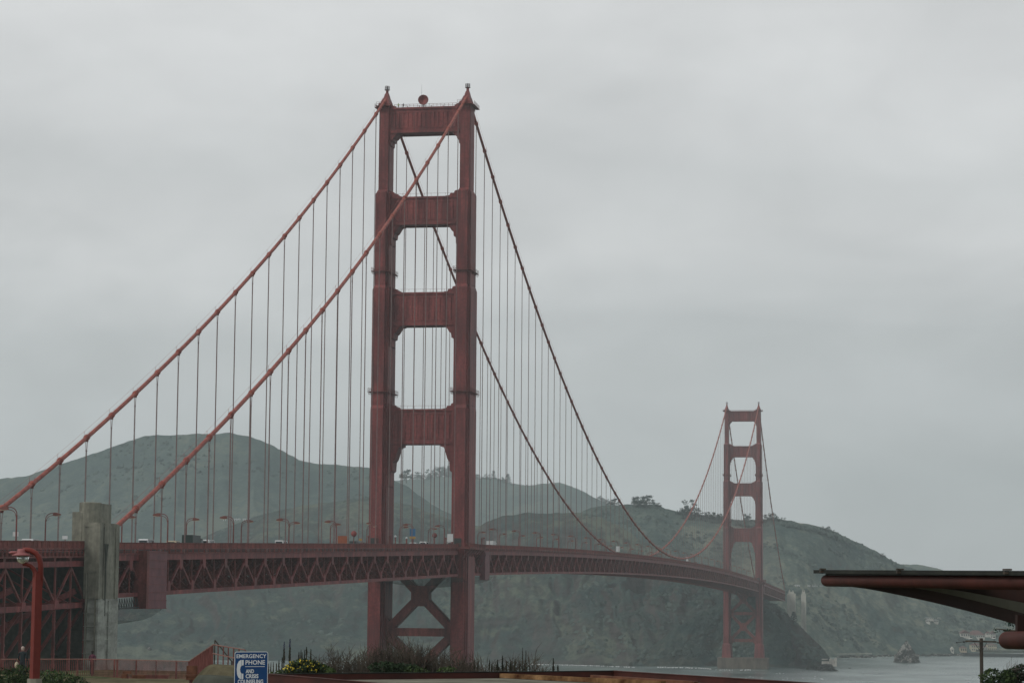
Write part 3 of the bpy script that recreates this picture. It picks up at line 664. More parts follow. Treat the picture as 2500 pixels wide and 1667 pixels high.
# ---- stiffening trusses and deck
P = 7.62
def span(y0, y1, name, lab, indiv_until, skip=None):
    sp = empty(name, (0, y0, rail_z(y0)), bridge); sp['label'] = lab
    n = max(1, int(round((y1-y0)/P))); ys = np.linspace(y0, y1, n+1)
    base = int(round(y0/P))
    for sx, nm in ((1, 'near'), (-1, 'far')):
        x = sx*HS
        top, bot = MB(), MB(); stuff = MB()
        for i in range(n):
            a, c = ys[i], ys[i+1]
            top.bar((x, a, rail_z(a)-2.85), (x, c+.02, rail_z(c)-2.85), .62, 1.15); bot.bar((x, a, rail_z(a)-9.95), (x, c+.02, rail_z(c)-9.95), .62, .8)
            top.bar((x+sx*.05, a, rail_z(a)-2.22), (x+sx*.05, c+.02, rail_z(c)-2.22), .9, .14)
        top.build('top_chord', M['steel'], sp); bot.build('bottom_chord', M['steel'], sp)
        for i in range(n+1):
            y = ys[i]; zt, zb = rail_z(y)-3.42, rail_z(y)-9.56
            ind = sx > 0 and y < indiv_until
            isT = int(round(y/P)) % 2 == 0
            m = MB() if ind else stuff
            m.bar((x, y, zb), (x, y, zt), .26, .26, (0, 1, 0))
            if ind: m.build('vertical', M['steel2'], sp)
            m = MB() if ind else stuff
            zg = zt-.55 if isT else zb+.5
            m.box(x-.36, x+.36, y-.95, y+.95, zg-.6, zg+.6)
            m.prism([(-.95, 0), (.95, 0), (.5, -.8), (-.5, -.8)] if isT else [(-.95, 0), (.95, 0), (.5, .8), (-.5, .8)], (x, y, zg+(-.6 if isT else .6)), (0, 1, 0), (0, 0, 1), .7)
            if ind: m.build('gusset_plate', M['steel'], sp)
            if i < n:
                y2 = ys[i+1]; m = MB() if ind else stuff
                za, zc = (zt-.5, rail_z(y2)-9.2) if isT else (zb+.3, rail_z(y2)-3.9)
                m.bar((x, y, za), (x, y2, zc), .44, .40, (1, 0, 0))
                if ind: m.build('diagonal', M['steel'], sp)
        if stuff.v: tag(stuff.build('web_members', M['steel2'], sp), kind='stuff')
        # walkway edge: stringers, posts, railing
        m = MB(); pk = MB()
        xo = x+sx*.25
        for i in range(n):
            a, c = ys[i], ys[i+1]; ra, rc = rail_z(a), rail_z(c)
            m.bar((xo, a, ra-.04), (xo, c+.02, rc-.04), .2, .14); m.bar((xo, a, ra-1.22), (xo, c+.02, rc-1.22), .3, .22)
            m.bar((xo, a, ra-1.62), (xo, c+.02, rc-1.62), .12, .10); m.bar((xo-sx*.1, a, ra-1.98), (xo-sx*.1, c+.02, rc-1.98), .24, .2)
            for f in (0, .5):
                y = a+(c-a)*f; r = rail_z(y)
                m.box(xo-.14, xo+.14, y-.13, y+.13, r-2.1, r+.03)
            k = 22
            if sx > 0 or y0 < 0:
                for j in range(k):
                    y = a+(c-a)*(j+.5)/k; r = rail_z(y); pk.box(xo-.04, xo+.04, y-.075, y+.075, r-1.15, r-.08)
            else: pk.box(xo-.03, xo+.03, a, c, ra-1.1, ra-.12)
        m.build('walkway_edge', M['steel2'], sp); tag(pk.build('railing_pickets', M['steel2'], sp), kind='stuff')
    fl = MB(); be = MB()
    for i in range(n):
        a, c = ys[i], ys[i+1]; ra, rc = rail_z(a), rail_z(c)
        fl.bar((0, a, ra-1.72), (0, c+.02, rc-1.72), 26.6, .42)
        fl.bar((9.6, a, ra-1.42), (9.6, c+.02, rc-1.42), .3, .3); fl.bar((-9.6, a, ra-1.42), (-9.6, c+.02, rc-1.42), .3, .3)
        be.bar((-13.3, a, ra-2.9), (13.3, a, ra-2.9), .5, 1.9)
        be.bar((-13.3, a, ra-9.9), (13.3, a, ra-9.9), .45, .55)
        if i % 2 == 0 and i+2 <= n:
            c2 = ys[i+2]; rr = rail_z(c2)
            be.bar((-13.3, a, ra-9.86), (13.3, c2, rr-9.86), .4, .42); be.bar((13.3, a, ra-9.9), (-13.3, c2, rr-9.9), .4, .42)
        for q in (-9, -4.5, 0, 4.5, 9): be.bar((q, a, ra-2.3), (q, c, rc-2.3), .3, .7)
        for q in (-13, -6.7, 0, 6.7): be.bar((q, a, ra-9.6), (q+6.5, a, ra-4), .42, .42, (0, 1, 0)); be.bar((q+6.5, a, ra-9.6), (q, a, ra-4), .42, .42, (0, 1, 0))
        for q in (-6.7, 0, 6.7): be.bar((q, a, ra-9.6), (q, a, ra-4), .4, .4, (0, 1, 0))
        be.bar((-13.3, a, ra-6.4), (13.3, a, ra-6.4), .4, .7)
    fl.build('roadway', M['asphalt'], sp); tag(be.build('floor_bracing', M['steel2'], sp), kind='stuff')
    return sp
span(-44*P-3, -8.6, 'side_span', 'near side span between concrete pylon and near tower', 0)
span(8.6, L-8.6, 'main_span', 'main span between the two towers', 470)
span(L+8.6, L+338, 'side_span', 'far side span beyond the far tower', -1e9)
for y0 in (0, L):                                                  # deck carried through the portals, walkway bulging round the legs
    zr = rail_z(y0); m = MB()
    m.box(-11.2, 11.2, y0-8.6, y0+8.6, zr-1.93, zr-1.51)
    for sx in (-1, 1):
        x0, x1 = sorted((sx*16.75, sx*18.6))
        m.box(x0, x1, y0-13, y0+13, zr-1.8, zr-1.45)
        for yy in (y0-13, y0+8.8):
            xa, xb = sorted((sx*13.3, sx*16.75)); m.box(xa, xb, yy, yy+4.2, zr-1.8, zr-1.45)
    m.build('walkway_bulge', M['steel2'], bridge)
    for sx in (-1, 1):
        m = MB()
        xo = sx*18.5
        path = [(sx*14.1, y0-13), (xo, y0-12.9), (xo, y0+12.9), (sx*14.1, y0+13)]
        for (xa, ya), (xb, yb) in zip(path[:-1], path[1:]):
            d = math.hypot(xb-xa, yb-ya); k = int(d/.35)
            for j in range(k): m.bar((xa+(xb-xa)*j/k, ya+(yb-ya)*j/k, zr-1.45), (xa+(xb-xa)*j/k, ya+(yb-ya)*j/k, zr-.05), .1, .1)
            m.bar((xa, ya, zr), (xb, yb, zr), .16, .14); m.bar((xa, ya, zr-1.25), (xb, yb, zr-1.25), .2, .2)
        for q in np.linspace(-12, 12, 7): m.bar((sx*18.3, y0+q, zr-1.8), (sx*15.5, y0+q, zr-5.2), .35, .35)
        m.build('bulge_railing', M['steel2'], bridge)
    for sx in (1,):
        m = MB(); zb = zr-10.4
        m.box(13.5, 15.4, y0+29.5, y0+37.5, zb-.9, zr-1.9)
        for k in range(7): m.box(13.45, 15.47, y0+29.42, y0+37.58, zb-.9+k*1.52, zb-.9+k*1.52+.14)
        m.build('containment_box', M['cpanel'], bridge)
# sheeted containment box at the pylon end of the side span
m = MB(); zr = rail_z(-310); m.box(13.2, 15.6, -318.5, -306.2, zr-12.9, zr-1.7); o = m.build('containment_box', M['cpanel'], bridge)
mm = MB()
for k in range(8): mm.box(13.1, 15.68, -318.58, -306.12, zr-12.9+k*1.55, zr-12.9+k*1.55+.12)
mm.box(13.1, 15.7, -318.6, -317.2, zr-12.8, zr-1.75); mm.build('frame', M['steel2'], o)
# debris nets slung below
def net(ya, yb, xa, xb, sag, zoff):
    m = MB(); nu, nv = 14, 10; vs = []
    for i in range(nu+1):
        for j in range(nv+1):
            u, v = i/nu, j/nv; y = ya+(yb-ya)*u; x = xa+(xb-xa)*v
            vs.append((x, y, rail_z(y)+zoff-sag*(4*u*(1-u))**.6*(0.55+.45*math.sin(math.pi*v))+.15*rnd.uniform(-1, 1)))
    m.add(vs, [(i*(nv+1)+j, (i+1)*(nv+1)+j, (i+1)*(nv+1)+j+1, i*(nv+1)+j+1) for i in range(nu) for j in range(nv)])
    m.build('debris_net', M['net'], bridge, True)
net(-340, -306, -13, 15, 4.0, -12.6); net(-14, 38, -13, 16.5, 3.4, -10.8)
m = MB()
for y in np.arange(-338, -318, 1.4):
    zr = rail_z(y); m.bar((14.2, y, zr-10.5), (14.2, y, zr-12.4), .12, .12)
    m.bar((14.2, y, zr-10.6), (14.2, y+1.4, zr-12.3), .1, .1)
m.bar((14.2, -338, rail_z(-338)-12.4), (14.2, -318, rail_z(-318)-12.4), .25, .25); m.build('hanging_scaffold', M['dark'], bridge)
m = MB(); ys = np.linspace(-9, 12, 16)                            # a slack cable hanging at the tower
m.tube([(19.0, y, 72.0-4.6*(1-((y-1.5)/10.5)**2)) for y in ys], .09, 5); m.build('slack_hose', M['platform'], bridge)

# ================================================================== south pylon and approach viaduct (left edge)
py = empty('concrete_pylon', (13, -344, 0)); tag(py, 'weathered concrete pylon that the near side span meets, stepped top above the deck', 'pylon')
m = MB(); m.box(14.3, 17.0, -349.2, -339.0, 56.6, 70.3); m.box(15.2, 17.25, -349.45, -348.0, 56.6, 70.0)
m.box(16.4, 17.22, -340.6, -338.85, 56.6, 70.1); m.box(16.9, 17.18, -346.8, -344.9, 56.6, 70.2)
for z in np.arange(58.5, 70, 2.4): m.box(14.25, 17.02, -349.22, -338.98, z, z+.1)
m.box(14.2, 17.1, -349.3, -338.9, 69.5, 69.9); m.build('upper_shaft', M['concrete'], py)
m = MB(); m.box(14.6, 17.06, -349.1, -338.95, -2, 56.6); m.box(16.9, 17.3, -349.5, -345.6, -2, 56.3); m.box(16.9, 17.3, -343.9, -338.9, -2, 56.3)
for z in np.arange(42, 56, 2.4): m.box(14.55, 17.34, -349.53, -338.87, z, z+.09)
m.build('lower_shaft', M['concrete2'], py)
m = MB(); m.box(8.6, 14.28, -345.8, -339.0, -2, 65.5); m.build('inner_wall', M['concrete3'], py)  # shade behind the viaduct is put into this wall's dark colour
m = MB(); m.box(11.6, 15.5, -344.6, -338.9, 65.5, 73.9)
m.lathe([(2.05, 65.6), (2.05, 73.95), (1.8, 74.1)], (13.5, -344.4, 0), 14); m.build('round_cap', M['concrete'], py)
m = MB(); m.box(10.7, 12.6, -346.2, -342.0, 65.4, 72.3); m.lathe([(1.0, 65.3), (1.0, 72.2), (.85, 72.4)], (12.5, -345.3, 0), 12); m.build('inner_cap', M['concrete'], py)
m = MB(); m.prism([(0, 0), (1.9, 0), (0.95, -3.4), (.95, -13), (.6, -13), (.6, -3.2)], (17.28, -346.8, 66.5), (0, 1, 0), (0, 0, 1), .12); m.build('slot', M['concrete3'], py)
m = MB(); m.box(14.9, 15.1, -349.62, -349.1, 30, 61.5); m.box(15.1, 16.75, -349.6, -349.25, 61.3, 61.6); m.box(16.6, 16.8, -349.6, -349.3, 30, 61.4); m.build('recess_frame', M['concrete'], py)
m = MB(); m.box(-8.5, 8.5, -347.5, -340.5, -2, 62.6); m.box(-17, -8.6, -349.2, -339.0, -2, 70.3); m.build('portal_wall', M['concrete3'], py)  # dark colour holds the under-deck shade between the shafts

va = empty('approach_viaduct', (0, -395, 0)); tag(va, 'rust-red steel approach viaduct left of the concrete pylon, on tall columns', 'viaduct')
def zv(y): return 66.85+(y+350)*0.0225
ys = np.arange(-346.6, -480, -7.6)
for sx in (1, -1):
    x = sx*13.7; top, bot = MB(), MB()
    for a, c in zip(ys[:-1], ys[1:]):
        top.bar((x, a, zv(a)-4.0), (x, c-.02, zv(c)-4.0), .7, 1.0); bot.bar((x, a, zv(a)-11.4), (x, c-.02, zv(c)-11.4), .8, .95)
    top.build('top_chord', M['steel'], va); bot.build('lower_chord', M['steel'], va)
    for i, y in enumerate(ys):
        m = MB(); m.bar((x, y, zv(y)-10.9), (x, y, zv(y)-4.5), .32, .32, (0, 1, 0)); m.build('vertical', M['steel2'], va)
        m = MB(); m.bar((x, y, -1), (x, y, zv(y)-11.9), .45, .42, (0, 1, 0))
        for z in np.arange(5, zv(y)-13, 1.9): m.box(x-.28, x+.28, y-.29, y+.29, z, z+.3)
        m.build('column', M['steel2'], va)
        if i < len(ys)-1:
            y2 = ys[i+1]; T = i % 2 == 1; m = MB()
            m.bar((x, y, zv(y)-4.7 if T else zv(y)-10.8), (x, y2, zv(y2)-10.8 if T else zv(y2)-4.7), .36, .36, (1, 0, 0)); m.build('diagonal', M['steel2'], va)
        if i % 2 == 0: m = MB(); m.prism([(-1.3, -.4), (1.3, -.4), (.8, 1.0), (-.8, 1.0)], (x, y, zv(y)-11.3), (0, 1, 0), (0, 0, 1), 1.0); m.build('gusset_plate', M['steel'], va)
    m = MB()
    xo = x+sx*.3
    for a, c in zip(ys[:-1], ys[1:]):
        for h, w, k in ((0, .2, .16), (-1.3, .34, .3), (-1.75, .2, .18), (-2.75, .5, .3)): m.bar((xo, a, zv(a)+h), (xo, c-.02, zv(c)+h), w, k)
        for f in np.arange(0, 1, .25): y = a+(c-a)*f; m.box(xo-.15, xo+.15, y-.14, y+.14, zv(y)-2.8, zv(y)+.04)
        m.prism([(-.7, -2.8), (.7, -2.8), (.35, -3.6), (-.35, -3.6)], (x, a-1.0, zv(a)), (0, 1, 0), (0, 0, 1), .6)
    m.build('walkway_edge', M['steel2'], va)
    pk = MB()
    for y in np.arange(ys[0], ys[-1], -.33): pk.box(xo-.04, xo+.04, y-.09, y+.09, zv(y)-1.2, zv(y)-.05)
    tag(pk.build('railing_pickets', M['steel2'], va), kind='stuff')
    m = MB()
    for y in np.arange(ys[0], ys[-1], -3.8): m.bar((xo-.5*sx, y, zv(y)-1), (xo-.5*sx, y, zv(y)+1.5 if sx < 0 else zv(y)+.1), .1, .1)
    for h in (.6, 1.5):
        if sx < 0: m.bar((xo-.5*sx, ys[0], zv(ys[0])+h), (xo-.5*sx, ys[-1], zv(ys[-1])+h), .07, .07)
    m.build('tall_fence', M['steel2'], va)
m = MB(); be = MB()
for a, c in zip(ys[:-1], ys[1:]):
    m.bar((0, a, zv(a)-1.7), (0, c-.02, zv(c)-1.7), 26.4, .4)
    be.bar((-13.3, a, zv(a)-3.2), (13.3, a, zv(a)-3.2), .5, 2.2); be.bar((-13.3, a, zv(a)-11.3), (13.3, a, zv(a)-11.3), .6, .7)
    be.bar((-13.2, a, zv(a)-10.9), (0, a, zv(a)-4), .3, .3, (0, 1, 0)); be.bar((13.2, a, zv(a)-10.9), (0, a, zv(a)-4), .3, .3, (0, 1, 0))
    be.bar((-13.3, a, zv(a)-26), (13.3, a, zv(a)-26), .5, .6); be.bar((-13.3, a, 15), (13.3, a, zv(a)-12), .5, .55); be.bar((13.3, a, 15), (-13.3, a, zv(a)-12), .5, .55)
m.build('roadway', M['asphalt'], va); tag(be.build('floor_bracing', M['steel2'], va), kind='stuff')
m = MB()
for y in (ys[0]-8, ys[0]-38): m.bar((-13.5, y-22, 40), (12.5, y+6, 58), .7, 1.0)
m.build('sway_brace', M['steel'], va)

# north pylons beyond the far tower
for k, (x, hw, lab) in enumerate(((19.8, 3.9, 'pale concrete pylon at the far end of the bridge, wide shaft with a small cap'), (31.5, 2.0, 'slim pale concrete shaft just right of the wide far pylon'))):
    yN = L+343+k*8; t = empty('concrete_pylon', (x, yN, 0)); tag(t, lab, 'pylon', 'pylons at the far end of the bridge')
    m = MB(); m.box(x-hw, x+hw, yN-5, yN+5, 20, 64.5); m.box(x-hw-.35, x-hw*.3, yN-5.4, yN-4.6, 20, 63.5); m.box(x+hw*.75, x+hw+.4, yN-5.5, yN-4, 20, 63); m.build('shaft', M['paleconc'], t)
    m = MB(); m.box(x-hw*.7, x+hw*.6, yN-3.5, yN+3.5, 64.5, 66.2); m.box(x-hw*.6, x-hw*.3, yN-3.2, yN-2, 66.2, 68); m.box(x+hw*.3, x+hw*.5, yN-3.2, yN-2, 66.2, 67.6); m.build('cap', M['paleconc'], t)

# ================================================================== street lamps on the deck
def lamp_proto():
    t = empty('street_lamp', (0, 0, 0))
    m = MB(); m.tube([(0, 0, 0), (0, 0, .9), (0, 0, .95), (0, 0, 6.0)], [.26, .24, .16, .13], 8); m.build('pole', M['steel2'], t, local=True)
    m = MB(); arc = [(0, 0, 5.9)]+[(1.35-1.35*math.cos(a), 0, 6.2+1.15*math.sin(a)) for a in np.linspace(0, math.pi/2, 7)]+[(2.1, 0, 7.32)]
    m.tube(arc, .085, 6)
    arc = [(.05, 0, 5.6)]+[(1.45-1.25*math.cos(a), 0, 5.95+.95*math.sin(a)) for a in np.linspace(0, math.pi/2, 7)]+[(2.1, 0, 6.93)]
    m.tube(arc, .06, 6); m.build('arm', M['steel2'], t, local=True)
    m = MB(); m.prism([(1.5, 6.85), (1.7, 7.5), (2.25, 7.5), (3.15, 7.22), (3.2, 7.0), (2.2, 6.85)], (0, 0, 0), (1, 0, 0), (0, 0, 1), .5); h = m.build('lamp_head', M['lamphead'], t, local=True)
    m = MB(); m.prism([(2.0, 6.72), (2.0, 6.86), (3.1, 6.98), (3.0, 6.82)], (0, 0, 0), (1, 0, 0), (0, 0, 1), .4); m.build('lens', M['tan'], h, local=True)
    return t
proto = lamp_proto(); first = True
def lamp(x, y, z, rz, label):
    global first
    o = proto if first else copy_tree(proto); first = False
    o.location = (x, y, z); o.rotation_euler = (0, 0, rz); tag(o, label, 'street lamp', 'street lamps along the bridge deck'); return o
nearN = [y for y in (-20.9+45.72*k for k in range(2, 28)) if y < L-15]
nearS = [y for y in (-20.9-45.72*k for k in range(0, 7))]
farS = [y for y in (-27-45.72*k for k in range(0, 7))]
farN = [y for y in (18.7+45.72*k for k in range(0, 26)) if y < L-15]
for k, y in enumerate(nearS): lamp(11.9, y, rail_z(y)-1.5, math.pi, 'red street lamp on near edge of side span, %s one left of the near tower' % ORD[k])
for k, y in enumerate(farS): lamp(-11.9, y, rail_z(y)-1.5, 0, 'red street lamp on far edge of side span, %s one left of the near tower' % ORD[k])
for k, y in enumerate(nearN): lamp(11.9, y, rail_z(y)-1.5, math.pi, 'red street lamp on near edge of main span, %s one beyond the near tower' % ORD[k])
for k, y in enumerate(farN): lamp(-11.9, y, rail_z(y)-1.5, 0, 'red street lamp on far edge of main span, %s one beyond the near tower' % ORD[k])
lamp(11.9, -375.7, zv(-375.7)-1.6, math.pi, 'red viaduct street lamp with a white plate, left of the concrete pylon')
lamp(-11.9, -347, zv(-347)-1.6, 0, 'red street lamp on far edge of the viaduct beside the concrete pylon')

def plate_sign(name, x, y, z, w, h, ms, lab, post=True, cat='sign', group=None, post_h=3.0):
    t = empty(name, (x, y, z)); tag(t, lab, cat, group)
    d = unit(CAM[:2]-np.array((x, y))); nx = np.array((-d[1], d[0], 0))
    z0 = z+post_h
    for k, (mm, hh) in enumerate(ms):
        m = MB(); m.prism([(-w/2, z0), (w/2, z0), (w/2, z0+hh), (-w/2, z0+hh)], (x, y, 0), (0.25, -0.968, 0) if abs(d[0]) > .6 else (1, 0, 0), (0, 0, 1), .08)
        m.build('panel', M[mm], t); z0 += hh+.03
    if post: m = MB(); m.tube([(x, y+.12, z), (x, y+.12, z0)], .07, 6); m.build('post', M['steel2'], t)
    return t
def rz_(y): return (rail_z(y) if y > -340 else zv(y))-1.5
plate_sign('road_sign', 12.3, -69.1, rz_(-69), 1.7, 0, [('yellow', .7), ('blue', 2.2)], 'blue road sign with yellow strip below it, on the deck inside the near portal')
plate_sign('road_sign', 12.3, -14.2, rz_(-14), 1.9, 0, [('white', 2.5)], 'white road sign panel on the deck, left of the near tower\'s right leg', post_h=2.2)
plate_sign('road_sign', 11.6, -375.2, rz_(-375), 1.0, 0, [('white', .75)], 'small white plate on the first lamp pole, left of the concrete pylon', post=True, post_h=2.3)
plate_sign('road_sign', 11.6, -352.0, rz_(-352), 1.0, 0, [('white', .6)], 'small white plate beside the left corner of the concrete pylon', post_h=1.9)
plate_sign('road_sign', 12.2, 388, rz_(388), 1.9, 0, [('white', 2.7)], 'white panel on a lamp post far along the main span', post_h=2.0)
plate_sign('road_sign', 12.2, 708, rz_(708), 1.9, 0, [('white', 2.6)], 'white panel far along the main span, left of the far tower', post_h=2.0)
plate_sign('road_sign', 11.5, -150, rz_(-150), 2.6, 0, [('orangep', 2.3)], 'orange construction sign board on the side span deck, left of the near tower', post_h=1.2)
plate_sign('road_sign', 12.3, -133, rz_(-133), 1.0, 0, [('yellow', .55)], 'small yellow plate on the deck in front of the near tower\'s left leg', post_h=2.3)
for y, lab in ((-141.3, 'round red disc on a post on the deck, left of the near tower'), (-38.4, 'round red disc on a post on the deck, between the near tower legs')):
    z = rz_(y); t = empty('disc_marker', (12.4, y, z)); tag(t, lab, 'marker', 'red disc markers on the deck')
    m = MB(); m.tube([(12.4, y, z), (12.4, y, z+3.5)], .12, 6); m.build('post', M['steel2'], t)
    m = MB(); m.ball((12.4, y, z+4.1), .8, 12, 7, (1, .55, 1)); m.build('disc', M['steel'], t, True)
    m = MB()
for k, (y, h) in enumerate(((-125, 3.2), (-117, 2.9), (-100, 3.3), (-92.5, 3.4), (-78, 3.0), (-24, 3.2), (-21.5, 3.0), (20, 3.9), (38, 3.3), (42, 3.6))):
    z = rz_(y); t = empty('steel_post', (12.5, y, z))
    tag(t, 'short capped steel post on the near walkway by the tower, %s from left' % ORD[k], 'post', 'short posts on the deck by the near tower')
    m = MB(); m.tube([(12.5, y, z), (12.5, y, z+h)], .15+.08*(k % 3), 6); m.build('shaft', M['steel2'], t)
    m = MB(); m.lathe([(.28, z+h), (.34, z+h+.35), (.1, z+h+.5)], (12.5, y, 0), 8); m.build('cap', M['white'] if k in (3, 4) else M['steel2'], t)

# ---- vehicles (only their upper parts show above the parapet)
def vehicle(kind, x, y, body, lab):
    z = rz_(y); t = empty({'van': 'van', 'truck': 'box_truck', 'car': 'parked_car', 'suv': 'off_road_car'}[kind] if kind != 'car' else 'car', (x, y, z))
    tag(t, lab, {'van': 'van', 'truck': 'truck', 'car': 'car', 'suv': 'car'}[kind], 'traffic on the bridge deck')
    Ln, H, cab = {'van': (5.4, 2.15, 1.6), 'truck': (7.6, 3.1, 2.0), 'car': (4.4, 1.48, 1.1), 'suv': (4.8, 1.85, 1.3)}[kind]
    w = 1.0 if kind != 'truck' else 1.2
    side = {'van': [(-Ln/2, .35), (Ln/2, .35), (Ln/2, 1.1), (Ln/2-.9, 1.35), (Ln/2-1.6, H), (-Ln/2+.1, H), (-Ln/2, H-.2)],
            'truck': [(Ln/2-2.0, .5), (Ln/2, .5), (Ln/2, 1.4), (Ln/2-.35, 2.4), (Ln/2-1.9, 2.5), (Ln/2-2.0, 2.4)],
            'car': [(-Ln/2, .35), (Ln/2, .35), (Ln/2, .75), (Ln/2-.9, .92), (Ln/2-1.7, H), (-Ln/2+1.1, H), (-Ln/2+.2, 1.0), (-Ln/2, .9)],
            'suv': [(-Ln/2, .4), (Ln/2, .4), (Ln/2, .95), (Ln/2-1.1, 1.1), (Ln/2-1.8, H), (-Ln/2+.35, H), (-Ln/2, 1.1)]}[kind]
    m = MB(); m.prism(side, (x, y, z), (0, 1, 0), (0, 0, 1), 2*w); m.build('body', M[body], t)
    if kind == 'truck': m = MB(); m.box(x-1.22, x+1.22, y-Ln/2, y+Ln/2-2.15, z+.9, z+H); m.build('cargo_box', M[body], t)
    m = MB()
    if kind == 'truck': m.box(x-1.23, x+1.23, y+Ln/2-1.6, y+Ln/2-.5, z+1.5, z+2.2)
    else: m.box(x-w-.02, x+w+.02, y-Ln/2+1.0, y+Ln/2-1.75, z+H*.62, z+H*.9); m.box(x-w*.8, x+w*.8, y-Ln/2-.02, y-Ln/2+.9, z+H*.66, z+H*.88)
    m.build('window', M['glass'], t)
    for sx in (-1, 1):
        for yy in (-Ln*.32, Ln*.32):
            m = MB(); m.lathe([(.36, -.12), (.38, -.06), (.38, .06), (.36, .12)], (x+sx*(w-.1), y+yy, z+.38), 12, 'x'); m.build('wheel', M['rubber'], t)
vehicle('truck', 6.5, 88, 'white', 'white box truck on the main span just beyond the near tower')
vehicle('van', 7.5, 12.5, 'white', 'white van passing behind the near tower\'s right leg')
vehicle('van', 7.0, -28, 'white', 'white van between the near tower legs')
vehicle('suv', 9.0, -52, 'silver', 'silver car on deck between the near tower legs')
vehicle('truck', 8.5, -268, 'carblack', 'dark green box truck on the side span right of the concrete pylon')
vehicle('van', 8.8, -258, 'white', 'white van just right of the dark green truck')
vehicle('suv', 9.3, -283, 'tan', 'tan car on the side span just left of the dark green truck')
vehicle('van', 9.3, -300, 'silver', 'silver van on the side span beside the containment box')
vehicle('suv', 9.3, -322, 'white', 'white car on the side span next to the concrete pylon')
vehicle('van', 8.0, -196, 'white', 'white van halfway along the side span')
vehicle('van', 8.0, -122, 'carblack', 'dark van in front of the near tower\'s left leg')
vehicle('suv', 9.3, -362, 'white', 'white car on the viaduct left of the concrete pylon')

# ================================================================== people
def person(x, y, z, h, face, cols, lab, hair, lean=0.0, group=None, bag=False):
    """one continuous skinned figure; cols = trousers, top, skin"""
    t = empty('person', (x, y, z)); tag(t, lab, 'person', group); s = h/1.75
    J = {'pel': (0, 0, .95, .15, .11), 'waist': (0, .0, 1.1, .145, .10), 'chest': (0, .01, 1.32, .17, .115), 'neck': (0, .0, 1.5, .06, .06), 'h0': (0, .02, 1.58, .085, .09), 'h1': (0, .03, 1.68, .085, .10)}
    for sd, nm in ((-1, 'l'), (1, 'r')):
        J['hip'+nm] = (sd*.09, 0, .9, .085, .09); J['kn'+nm] = (sd*.10, .03, .5, .06, .06); J['an'+nm] = (sd*.11, -.01, .09, .045, .05); J['to'+nm] = (sd*.12, .14, .04, .045, .035)
        J['sh'+nm] = (sd*.19, 0, 1.42, .065, .065); J['el'+nm] = (sd*.26, -.02, 1.14, .05, .05); J['wr'+nm] = (sd*.22, .16, 1.0, .035, .035); J['ha'+nm] = (sd*.19, .24, .99, .035, .025)
    E = [('pel', 'waist'), ('waist', 'chest'), ('chest', 'neck'), ('neck', 'h0'), ('h0', 'h1')]
    for nm in 'lr': E += [('pel', 'hip'+nm), ('hip'+nm, 'kn'+nm), ('kn'+nm, 'an'+nm), ('an'+nm, 'to'+nm), ('chest', 'sh'+nm), ('sh'+nm, 'el'+nm), ('el'+nm, 'wr'+nm), ('wr'+nm, 'ha'+nm)]
    ks = list(J); c, sn = math.cos(face), math.sin(face)
    pts = [((J[k][0]*c-J[k][1]*sn)*s, (J[k][0]*sn+J[k][1]*c)*s, J[k][2]*s) for k in ks]
    me = bpy.data.meshes.new('body'); me.from_pydata(pts, [(ks.index(a), ks.index(b)) for a, b in E], []); me.update()
    o = bpy.data.objects.new('body', me); COL.objects.link(o); o.parent = t
    md = o.modifiers.new('skin', 'SKIN')
    for i, k in enumerate(ks):
        sv = me.skin_vertices[0].data[i]; sv.radius = (J[k][3]*s, J[k][4]*s); sv.use_root = (k == 'pel')
    sb = o.modifiers.new('sub', 'SUBSURF'); sb.levels = 1; sb.render_levels = 2
    m = bpy.data.materials.new('clothing'); m.use_nodes = True; tt = m.node_tree; p = tt.nodes['Principled BSDF']; p.inputs['Roughness'].default_value = .9
    tcn = N(tt, 'ShaderNodeTexCoord'); sx = N(tt, 'ShaderNodeSeparateXYZ'); tt.links.new(tcn.outputs['Object'], sx.inputs[0])
    mr = N(tt, 'ShaderNodeMapRange'); mr.inputs[2].default_value = h; tt.links.new(sx.outputs[2], mr.inputs[0])
    r = N(tt, 'ShaderNodeValToRGB'); r.color_ramp.interpolation = 'CONSTANT'; tt.links.new(mr.outputs[0], r.inputs[0]); el = r.color_ramp.elements
    el[0].color = (.03, .03, .03, 1); el[1].position = .06; el[1].color = (*cols[0], 1)
    for q, cc in ((.545, cols[1]), (.86, cols[2])): k = el.new(q); k.color = (*cc, 1)
    tt.links.new(r.outputs[0], p.inputs['Base Color']); me.materials.append(m)
    m = MB(); m.ball((x-.02*sn*-1*s, y-.02*c*s, z+1.69*s), .105*s, 10, 7, (1, 1, .85)); m.ball((x+.05*sn*s, y-.05*c*s, z+1.62*s), .085*s, 8, 6); m.build('hair', hair, t, True)
    if bag: m = MB(); m.ball((x-.33*c*s, y-.33*sn*s, z+.72*s), .17*s, 8, 6, (.7, .9, 1.2)); m.tube([(x-.33*c*s, y-.33*sn*s, z+.9*s), (x-.2*c*s, y-.2*sn*s, z+1.45*s)], .015, 4); m.build('bag', M['tan'], t, True)
hairg = mat('grey_hair', (.42, .34, .30), .9, .2, 8); haird = mat('dark_hair', (.02, .016, .012), .8, .2, 8)
person(-9.3, -2.2, 218.62, 1.8, 0, ((.03, .04, .05), (.35, .62, .10), (.4, .25, .18)), 'worker in a bright yellow-green vest standing on top of the near tower', haird, group='workers on the near tower')
person(-7.6, -2.2, 218.62, 1.75, 0, ((.02, .02, .025), (.02, .02, .025), (.05, .04, .035)), 'worker in dark clothes standing on top of the near tower', haird, group='workers on the near tower')
p = at(55.5, 1600, 134); gzp = float(ground_z(p[0], p[1])); person(p[0], p[1], gzp, 1.76, 0.1, ((.02, .024, .03), (.012, .022, .026), (.42, .24, .18)), 'person with short grey hair and dark jacket at the railing, left of the lamp post', hairg, bag=True)
